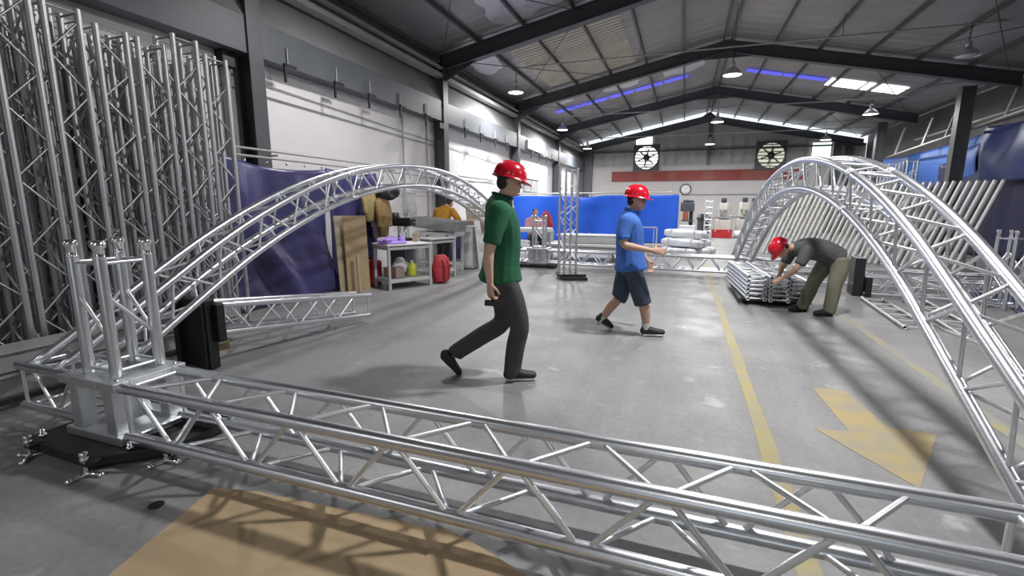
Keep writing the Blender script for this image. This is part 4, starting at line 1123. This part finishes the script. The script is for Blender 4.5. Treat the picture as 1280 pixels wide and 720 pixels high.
for L_ in (RL, LL):
    a, b, c, d = (V(x[:3]) for x in L_[:4])
    limb(bm, [(*a, .104), (*b, .104), (*c.lerp(b, .1), .098), (*c.lerp(d, .2), .098)], cap=.2)
solid(p, 'shorts', bm, MT['denim'], .009, 3)
for L_ in (RL, LL):
    bm = bmesh.new(); a, b = V(L_[4][:3]), V(L_[3][:3]); dd = (b-a).normalized()
    limb(bm, [(*(a-dd*.02), .042), (*(a+dd*.05), .044)], cap=.3); solid(p, 'sock', bm, MT['lightgrey'], .008, 1)
shoe(p, (.045, -.10, .0), (.325, -.10, .01))
shoe(p, (-.47, .10, .10), (-.25, .10, -.01), up=(.45, 0, .9))

# -- man bending over the stack of ladder frames, facing left
p = T('person', 'man in red hard hat bending over the ladder frames, grey shirt and olive trousers', 'person', (1.73, 7.32, 0), R(195), local=True)
bm = bmesh.new()
hm = head(bm, (.50, 0, .885), R(62))
limb(bm, [(.43, 0, .90, .054), (.36, 0, .905, .056), (.30, 0, .90, .062, .07)])
limb(bm, [(.26, 0, .885, .07, .12), (.14, 0, .90, .11, .15), (-.05, 0, .865, .11, .14), (-.18, 0, .80, .09, .13)])
RA = [(.25, -.18, .87, .052), (.29, -.22, .74, .048), (.33, -.23, .64, .041), (.36, -.22, .60, .040), (.40, -.17, .52, .029), (.41, -.16, .50, .026)]
LA = [(.25, .18, .87, .052), (.32, .22, .76, .048), (.37, .23, .68, .041), (.40, .22, .63, .040), (.46, .17, .54, .029), (.47, .16, .525, .026)]
limb(bm, RA); limb(bm, LA)
hand(bm, (.41, -.16, .51), (.5, .3, -.35), (.2, .1, -1), (.5, .8, 0), .7); hand(bm, (.47, .16, .535), (.5, -.3, -.35), (.2, -.1, -1), (.5, -.8, 0), .7)
RL = [(-.20, -.10, .76, .08), (-.12, -.12, .60, .080), (-.04, -.13, .42, .057), (.0, -.13, .28, .056), (.07, -.13, .10, .040), (.08, -.13, .06, .04)]
LL = [(-.22, .10, .76, .08), (-.21, .12, .60, .080), (-.17, .13, .42, .057), (-.16, .13, .28, .056), (-.14, .13, .10, .040), (-.13, .13, .06, .04)]
limb(bm, RL); limb(bm, LL)
body = solid(p, 'body', bm, MT['skin2'], .0065, 2)
face(p, hm, body); hair(p, hm); hard_hat(p, hm)
bm = bmesh.new()
limb(bm, [(.345, 0, .905, .078, .088), (.32, 0, .90, .10, .15), (.275, 0, .888, .115, .20), (.15, 0, .895, .145, .195), (-.03, 0, .865, .152, .178), (-.16, 0, .80, .158, .186), (-.205, 0, .765, .160, .188)], cap=.25)
for A in (RA, LA):
    ball(bm, A[0][:3], .088)
    limb(bm, [(*A[0][:3], .088), (*A[1][:3], .072), (*V(A[1][:3]).lerp(V(A[2][:3]), .6), .070)], cap=.3)
solid(p, 't_shirt', bm, MT['greycot'], .009, 3)
bm = bmesh.new()
limb(bm, [(-.10, 0, .82, .13, .165), (-.20, 0, .76, .135, .175), (-.22, 0, .70, .11, .15)], cap=.5)
for L_ in (RL, LL):
    limb(bm, [(*L_[0][:3], .122), (*L_[1][:3], .105), (*L_[2][:3], .088), (*L_[3][:3], .084), (*L_[4][:3], .078), (*L_[5][:3], .078)], cap=.3)
solid(p, 'trousers', bm, MT['olive'], .009, 3)
shoe(p, (.0, -.13, 0), (.27, -.13, 0), white=False); shoe(p, (-.20, .13, 0), (.07, .13, 0), white=False)

# -- person in orange, stooping at the machine by the left wall (back to us)
p = T('person', 'person in orange shirt with black hair stooping at the grey machine, back turned', 'person', (-5.35, 10.05, 0), R(80), local=True)
bm = bmesh.new()
hm = head(bm, (.22, -.02, 1.50), R(25))
limb(bm, [(.15, 0, 1.44, .054), (.08, 0, 1.38, .06, .07)])
limb(bm, [(.06, 0, 1.36, .09, .16), (.0, 0, 1.22, .12, .17), (-.06, 0, 1.02, .12, .16), (-.08, 0, .88, .12, .165)])
AS = []
for s in (-1, 1):
    A = [(.05, s*.19, 1.34, .052), (.08, s*.28, 1.22, .048), (.14, s*.33, 1.10, .041), (.22, s*.28, 1.06, .039), (.36, s*.18, 1.02, .029), (.39, s*.16, 1.01, .026)]; AS.append(A); limb(bm, A)
    hand(bm, (.39, s*.16, 1.01), (1, -.3*s, -.2), (0, 0, -1), (0, -s, .1), .6)
LS = [[(-.08, s*.09, .88, .10), (-.05, s*.11, .66, .08), (-.02, s*.11, .46, .058), (-.06, s*.11, .28, .055), (-.08, s*.11, .06, .04)] for s in (-1, 1)]
for L_ in LS: limb(bm, L_)
solid(p, 'body', bm, MT['skin2'], .008, 2); hair(p, hm)
bm = bmesh.new()
limb(bm, [(.09, 0, 1.395, .075, .10), (.05, 0, 1.35, .10, .20), (.0, 0, 1.22, .15, .205), (-.06, 0, 1.04, .15, .19), (-.08, 0, .93, .15, .185)], cap=.25)
for A in AS: limb(bm, [(*A[0][:3], .085), (*A[1][:3], .082), (*A[2][:3], .075), (*A[3][:3], .066)], cap=.3)
solid(p, 'shirt', bm, MT['orange'], .010, 3)
bm = bmesh.new(); limb(bm, [(-.08, 0, .95, .125, .165), (-.08, 0, .82, .128, .17)], cap=.5)
for L_ in LS: limb(bm, [(*L_[0][:3], .115), (*L_[1][:3], .095), (*L_[2][:3], .08), (*L_[3][:3], .075), (*V(L_[4][:3]).lerp(V(L_[3][:3]), .1), .07)], cap=.3)
solid(p, 'trousers', bm, MT['trouser'], .010, 3)
for s in (-1, 1): shoe(p, (-.13, s*.11, 0), (.14, s*.11, 0), white=False)

# -- person in pink, sitting at the white table beyond the far corner
p = T('person', 'person in pink shirt with black hair seated at the white table beyond the far corner', 'person', (-4.0, 12.95, 0), R(-60), local=True)
bm = bmesh.new()
hm = head(bm, (.10, 0, 1.24), R(30))
limb(bm, [(.05, 0, 1.17, .054), (.01, 0, 1.10, .06, .07)])
limb(bm, [(.0, 0, 1.08, .09, .15), (-.01, 0, .92, .12, .16), (-.03, 0, .72, .12, .15), (-.03, 0, .58, .12, .165)])
AS = []
for s in (-1, 1):
    A = [(.0, s*.18, 1.05, .05), (.05, s*.22, .92, .046), (.12, s*.23, .83, .04), (.2, s*.2, .83, .038), (.32, s*.12, .86, .028), (.35, s*.10, .865, .026)]; AS.append(A); limb(bm, A)
    hand(bm, (.35, s*.10, .87), (1, -.2*s, .0), (0, 0, -1), (0, -s, .1), .4)
LS = [[(-.02, s*.09, .55, .10), (.20, s*.11, .54, .08), (.40, s*.12, .50, .06), (.42, s*.12, .28, .055), (.40, s*.12, .06, .04)] for s in (-1, 1)]
for L_ in LS: limb(bm, L_)
solid(p, 'body', bm, MT['skin'], .008, 2); hair(p, hm); face(p, hm, None)
bm = bmesh.new()
limb(bm, [(.015, 0, 1.115, .07, .09), (.0, 0, 1.07, .10, .185), (-.01, 0, .92, .14, .19), (-.03, 0, .74, .14, .175), (-.03, 0, .58, .15, .18)], cap=.25)
for A in AS: limb(bm, [(*A[0][:3], .075), (*A[1][:3], .07), (*A[2][:3], .065)], cap=.3)
solid(p, 'shirt', bm, MT['pink'], .010, 3)
bm = bmesh.new(); limb(bm, [(-.03, 0, .66, .125, .165), (-.03, 0, .55, .128, .17)], cap=.5)
for L_ in LS: limb(bm, [(*L_[0][:3], .115), (*L_[1][:3], .09), (*L_[2][:3], .078), (*L_[3][:3], .072), (*V(L_[4][:3]).lerp(V(L_[3][:3]), .1), .068)], cap=.3)
solid(p, 'trousers', bm, MT['denim'], .010, 3)
for s in (-1, 1): shoe(p, (.35, s*.12, 0), (.61, s*.12, 0), white=False)
st = T('stool', 'low grey stool under the person in pink', 'stool', (-4.0, 12.98, 0))
st.lathe('seat', (-4.02, 12.98, .38), [(.17, 0), (.17, .03), (0, .035)], MT['midgrey'], 18)
for a in (.8, 2.4, 3.9, 5.5): st.tube('leg', (-4.02+.1*math.cos(a), 12.98+.1*sn(a), .38), (-4.02+.19*math.cos(a), 12.98+.19*sn(a), 0), .014, MT['framegrey'], 6)
t = T('bag', 'red bag beside the person in pink at the white table', 'bag', (-3.78, 13.45, 0))
bm = bmesh.new(); ball(bm, (-3.8, 13.45, 1.02), (.17, .15, .26)); ball(bm, (-3.78, 13.45, .9), (.2, .16, .18)); solid(t, 'sack', bm, MT['redbag'], .012, 3)
t.bm('handle', sweep_bm([(-3.86, 13.45, 1.24), (-3.84, 13.45, 1.33), (-3.76, 13.45, 1.33), (-3.74, 13.45, 1.24)], .012, 8), MT['redbag'])
t.box('stand', (-3.8, 13.45, .37), (.4, .4, .74), MT['midgrey'])
t = T('table', 'white topped table beyond the far corner tower, with the person in pink', 'table', (-3.75, 11.85, 0))
t.box('table_top', (-3.8, 11.9, .82), (1.1, .6, .10), MT['white'], bev=.01)
for x in (-4.28, -3.32):
    for y in (11.66, 12.14): t.box('leg', (x, y, .385), (.05, .05, .77), MT['framegrey'])

# ------------------------------------------------------------------ workbench corner at the left wall
def frame_table(label, c, sx, sy, h, rz, top, shelf, group):
    t = T('workbench', label, 'table', (c[0], c[1], 0), rz, group=group, local=True)
    q = .045
    for a in (-1, 1):
        for b in (-1, 1): t.box('leg', (a*(sx/2-q/2), b*(sy/2-q/2), h/2), (q, q, h), MT['framegrey'])
        t.box('rail', (a*(sx/2-q/2), 0, h-.05), (q*.9, sy-2*q, q), MT['framegrey']); t.box('rail', (0, a*(sy/2-q/2), h-.05), (sx-2*q, q*.9, q), MT['framegrey'])
        t.box('low_rail', (a*(sx/2-q/2), 0, .14), (q*.9, sy-2*q, q), MT['framegrey']); t.box('low_rail', (0, a*(sy/2-q/2), .14), (sx-2*q, q*.9, q), MT['framegrey'])
    t.box('table_top', (0, 0, h+.012), (sx+.02, sy+.02, .025), MT[top])
    if shelf: t.box('shelf', (0, 0, .17), (sx-.05, sy-.05, .015), MT[shelf])
    return t
g_ = 'grey framed workbenches'
w1 = frame_table('grey framed workbench with white top and purple cloth, nearest the boards', (-4.72, 7.28), .56, .86, .76, -.48, 'white', 'midgrey', g_)
w2 = frame_table('grey framed workbench with bare frame behind the red sack', (-4.75, 8.45), .6, .7, .78, -.3, 'framegrey', None, g_)
t = T('cloth', 'crumpled purple cloth heaped on the white topped workbench', 'cloth', (-4.75, 7.1, .79))
bm = bmesh.new()
for k in range(16): ball(bm, (-4.86+rnd.uniform(-.16, .2), 7.1+rnd.uniform(-.22, .22), .80+rnd.uniform(0, .07)), (rnd.uniform(.05, .11), rnd.uniform(.05, .1), rnd.uniform(.02, .045)), M4.Rotation(rnd.uniform(-.5, .5), 4, 'X') @ M4.Rotation(rnd.uniform(0, 3), 4, 'Z'), 12)
ball(bm, (-4.8, 7.1, .80), (.26, .28, .02)); solid(t, 'folds', bm, MT['purple'], .012, 1)
t = T('timber_block', 'small brown wooden block on the white topped workbench, beside the cloth', 'timber', (-4.5, 7.55, .79))
t.box('block', (-4.62, 7.6, .86), (.10, .10, .15), MT['plank'])
t = T('drill_press', 'small black drill press on the workbench behind the purple cloth', 'machine', (-5.15, 7.6, .7))
t.box('stand', (-5.15, 7.9, .38), (.4, .35, .76), MT['darkmach']); t.box('base', (-5.15, 7.9, .79), (.32, .3, .06), MT['black'])
t.tube('column', (-5.2, 7.95, .8), (-5.2, 7.95, 1.15), .04, MT['chrome'], 10); t.box('head', (-5.1, 7.9, 1.13), (.5, .22, .16), MT['black'], bev=.03)
t.tube('chuck', (-5.0, 7.85, .95), (-5.0, 7.85, 1.06), .035, MT['chrome'], 10); t.lathe('motor', (-5.25, 7.9, 1.1), [(.08, 0), (.09, .1), (.08, .2), (0, .21)], MT['black'], 14)
for k in range(3): t.tube('feed_handle', (-4.88, 7.85, 1.12), (-4.84, 7.85+.12*math.cos(k*2.1), 1.12+.12*sn(k*2.1)), .009, MT['chrome'], 6)
t = T('bottle', 'yellow green plastic bottle on the lower shelf of the white topped workbench', 'bottle', (-4.5, 7.45, .18))
t.lathe('bottle', (-4.62, 7.42, .18), [(.075, 0), (.08, .02), (.08, .16), (.05, .22), (.025, .24), (0, .24)], MT['yell'], 18); t.lathe('cap', (-4.62, 7.42, .42), [(.028, 0), (.028, .03), (0, .032)], MT['white'], 12)
t = T('bag', 'white and grey plastic bag on the lower shelf of the workbench', 'bag', (-4.7, 7.5, .18))
bm = bmesh.new()
for k in range(7): ball(bm, (-4.88+rnd.uniform(-.1, .1), 7.5+rnd.uniform(-.15, .15), .31+rnd.uniform(-.02, .1)), (rnd.uniform(.08, .13), .12, .1), seg=12)
solid(t, 'sack', bm, MT['wrap'], .014, 2)
for x, y, s, lab in ((-4.92, 7.16, .16, 'left'), (-4.72, 7.1, .18, 'right')):
    t = T('carton', 'small brown carton on the lower shelf of the workbench, on the %s' % lab, 'box', (x, y, .18), group='cartons on the workbench shelf')
    t.box('carton', (x, y, .18+s*.55), (s, s, s*1.05), MT['beige' if lab == 'right' else 'cardedge'], rot=(0, 0, -.4)); t.box('tape', (x, y, .182+s*1.08), (s*.2, s, .004), MT['plank'], rot=(0, 0, -.4), bev=0)
t = T('fuel_can', 'red can standing behind the left leg of the white topped workbench', 'can', (-5.25, 7.1, 0))
t.box('can', (-5.28, 7.15, .24), (.26, .26, .44), MT['redbox'], bev=.04); t.tube('spout', (-5.22, 7.1, .45), (-5.2, 7.08, .52), .03, MT['redbox'], 10)
t.box('handle', (-5.3, 7.15, .50), (.14, .03, .03), MT['black']); t.box('base', (-5.28, 7.15, .01), (.24, .24, .02), MT['redbox'])
SX = .16
t = T('sack', 'red woven sack standing on the floor between the two workbenches', 'sack', (-4.26, 7.85, 0))
bm = bmesh.new(); limb(bm, [(-4.26, 7.85, .05, .15, .18), (-4.27, 7.85, .22, .16, .19), (-4.26, 7.86, .40, .14, .175), (-4.28, 7.87, .50, .10, .15)], cap=.3); solid(t, 'sack', bm, MT['redbag'], .012, 2)
for dy in (-.08, .1): t.bm('strap', sweep_bm([(-4.14, 7.8+dy, .48), (-4.10, 7.8+dy, .3), (-4.12, 7.8+dy, .08)], .014, 8), MT['redbox'])
t = T('machine', 'grey machine with a sloped steel hopper before the person in orange', 'machine', (-5.05, 9.3, 0))
t.mesh('hopper', [(-5.55, 9.0, .98), (-4.55, 9.0, .88), (-4.55, 9.55, .88), (-5.55, 9.55, .98), (-5.55, 9.0, 1.2), (-4.5, 8.95, 1.1), (-4.5, 9.6, 1.1), (-5.55, 9.6, 1.2)], [(0, 3, 2, 1), (0, 1, 5, 4), (1, 2, 6, 5), (2, 3, 7, 6), (3, 0, 4, 7)], MT['greysteel'])
t.box('bed', (-5.05, 9.28, .83), (1.0, .5, .1), MT['lightgrey'], bev=.01)
for x in (-5.5, -4.6):
    for y in (9.08, 9.48): t.box('leg', (x, y, .39), (.05, .05, .78), MT['framegrey'])
t.box('low_rail', (-5.05, 9.08, .2), (.9, .04, .04), MT['framegrey'])
t.bm('hose', sweep_bm([(-5.2, 9.0, .8), (-5.0, 8.95, .62), (-4.85, 8.95, .55), (-4.75, 8.97, .68), (-4.72, 9.0, .82)], .02, 8), MT['rubber'])
t = T('cabinet', 'grey electric cabinet standing right of the grey hopper machine', 'cabinet', (-4.5, 9.9, 0))
t.box('body', (-4.62, 9.95, .5), (.3, .35, .96), MT['midgrey'], bev=.01); t.box('door', (-4.62, 9.77, .5), (.26, .012, .86), MT['lightgrey']); t.box('plinth', (-4.62, 9.95, .015), (.26, .3, .03), MT['black'])
t = T('paper_pad', 'tilted white sheet propped beside the grey electric cabinet', 'sheet', (-4.35, 9.85, 0))
t.box('sheet', (-4.38, 9.95, .55), (.03, .28, 1.1), MT['white'], rot=(0, -.12, 0))
# hanging clothes
def hung(label, x, y, z, w_, h, m, nm='jacket'):
    t = T(nm, label, 'jacket', (x, y, z-h))
    bm = bmesh.new()
    limb(bm, [(x, y, z, .05, w_*.28), (x, y, z-.10, .075, w_*.5), (x+.02, y, z-h*.5, .085, w_*.46), (x, y+.03, z-h, .06, w_*.36)], cap=.4)
    for s in (-1, 1): limb(bm, [(x, y+s*w_*.42, z-.10, .06), (x+.04, y+s*w_*.52, z-h*.4, .05), (x+.05, y+s*w_*.5, z-h*.75, .042)], cap=.4)
    solid(t, 'cloth', bm, m, .012, 2)
    t.tube('hook', (x, y, z+.02), (x-.05, y, z+.10), .008, MT['chrome'], 6)
hung('khaki jacket hanging by the wall left of the workbench', -5.42, 7.35, 1.72, .40, .55, MT['khaki'])
hung('brown jacket hanging over the khaki one by the wall', -5.30, 7.55, 1.60, .34, .72, MT['brown'])
hung('pale jacket hanging behind the brown one, beside the black box', -5.5, 7.62, 1.70, .30, .85, MT['lightgrey'])
t = T('headgear', 'black tool case hanging above the brown jacket', 'case', (-5.3, 7.7, 1.55))
bm = bmesh.new(); ball(bm, (-5.28, 7.58, 1.66), (.13, .17, .12)); ball(bm, (-5.25, 7.86, 1.70), (.12, .15, .13)); ball(bm, (-5.26, 7.72, 1.60), (.1, .2, .07)); solid(t, 'case', bm, MT['black'], .012, 2)
t.box('buckle', (-5.14, 7.62, 1.62), (.02, .04, .04), MT['chrome']); t.tube('hook', (-5.3, 7.72, 1.74), (-5.5, 7.72, 1.86), .01, MT['black'], 6)
t = T('wall_sign', 'blue and white safety sign on the white wall above the workbench', 'sign', (-6.5, 9.45, 1.35))
t.box('board', (-6.58, 9.46, 1.55), (.02, .36, .52), MT['signwhite'], bev=0)
t.lathe('disc', (-6.565, 9.46, 1.63), [(.15, 0), (.15, .004), (0, .004)], MT['signblue'], 26, (1, 0, 0))
t.mesh('figure', [(-6.558, 9.46+a, 1.63+b) for a, b in ((-.05, -.1), (.05, -.1), (.06, -.02), (.03, .0), (.045, .06), (0, .1), (-.045, .06), (-.03, 0), (-.06, -.02))], [tuple(range(9))], MT['signwhite'])
t.box('panel', (-6.568, 9.46, 1.37), (.01, .30, .12), MT['signblue'], bev=0)
for k in range(2): t.box('text_line', (-6.562, 9.46, 1.395-.05*k), (.004, .22, .018), MT['signwhite'], bev=0)
t = T('pedestal_fan', 'pale pedestal fan by the white wall, right of the safety sign', 'fan', (-6.1, 9.6, 0))
t.tube('stem', (-6.1, 9.7, .05), (-6.1, 9.7, 1.25), .02, MT['lightgrey'], 8); t.lathe('foot', (-6.1, 9.7, 0), [(.2, 0), (.2, .03), (.04, .05), (0, .05)], MT['lightgrey'], 20)
for rr in (.26, .2, .14, .08): t.bm('guard_ring', sweep_bm([(-6.0+.08*(1-rr/.26), 9.7+rr*math.cos(a), 1.30+rr*sn(a)) for a in [2*math.pi*k/24 for k in range(25)]], .006, 6), MT['lightgrey'])
for k in range(12):
    a = k*math.pi/6; t.tube('guard_wire', (-5.92, 9.7, 1.30), (-6.0, 9.7+.26*math.cos(a), 1.30+.26*sn(a)), .004, MT['lightgrey'], 4)
for k in range(3):
    a = k*2.09; t.box('fan_blade', (-6.02, 9.7+.12*math.cos(a), 1.3+.12*sn(a)), (.012, .18, .10), MT['white'], rot=(a, 0, 0), bev=0)
t.tube('motor', (-6.15, 9.7, 1.30), (-6.02, 9.7, 1.30), .06, MT['lightgrey'], 12)
# boards leaning on the navy tarpaulin
def leaning(nm, label, x, y, w_, h, th, m, lean, group=None, rz=0):
    from mathutils import Euler
    t = T(nm, label, 'board', (x, y, 0), group=group)
    mw = M4.Translation(V((x, y, 0))) @ Euler((0, 0, rz)).to_matrix().to_4x4() @ M4.Rotation(-lean, 4, 'Y') @ M4.Translation(V((0, 0, h/2)))
    t.box('board', None, (th, w_, h), MT[m], mw=mw, bev=.003); return t
leaning('board', 'tall pale board leaning on the navy tarpaulin, behind the wider one', -5.32, 6.44, .25, 1.27, .018, 'plank', .05, 'boards leaning by the navy tarpaulin', .0)
leaning('board', 'wide brown cardboard board leaning beside the navy tarpaulin', -5.16, 6.60, .40, 1.27, .02, 'cardedge', .05, 'boards leaning by the navy tarpaulin', -.5)
leaning('stick', 'thin pale wooden stick leaning on the brown board', -5.02, 6.45, .05, .62, .03, 'plank', .08, None, -.5)
# odds and ends beyond the second workbench
g_ = 'boxes and boards along the left wall beyond the workbenches'
t = T('crate', 'pinkish brown crate on a stand beyond the person in orange', 'box', (-5.0, 11.8, 0), group=g_)
t.box('crate', (-5.1, 12.15, .88), (1.2, .6, .28), MT['beige']); t.box('lid', (-5.1, 12.15, 1.03), (1.22, .62, .02), MT['beige'])
for x in (-5.6, -4.6):
    for y in (11.93, 12.37): t.box('leg', (x, y, .37), (.05, .05, .74), MT['framegrey'])
leaning('panel', 'tan board leaning upright behind the pinkish crate', -5.6, 12.8, .9, 1.5, .03, 'plank', .12, g_, -.3)
leaning('panel', 'white panel leaning under the pinkish crate', -5.05, 11.45, .35, .72, .03, 'white', .35, g_, -1.1)
leaning('panel', 'dark blue panel leaning under the pinkish crate', -5.75, 11.6, .5, .78, .04, 'navy', .1, g_, -1.2)
leaning('panel', 'brown board leaning right of the white panel under the crate', -4.5, 11.2, .45, .72, .03, 'cardedge', .1, g_, -1.2)
t = T('bucket', 'red bucket on the floor under the pinkish crate', 'bucket', (-5.15, 11.75, 0))
t.lathe('bucket', (-5.2, 11.9, 0), [(.12, 0), (.15, .28), (.155, .3), (.14, .29), (.11, .02), (0, .02)], MT['redbag'], 20)
t.bm('handle', sweep_bm([(-5.34, 11.9, .28), (-5.3, 11.85, .18), (-5.2, 11.75, .15), (-5.1, 11.85, .18), (-5.06, 11.9, .28)], .006, 6), MT['chrome'])
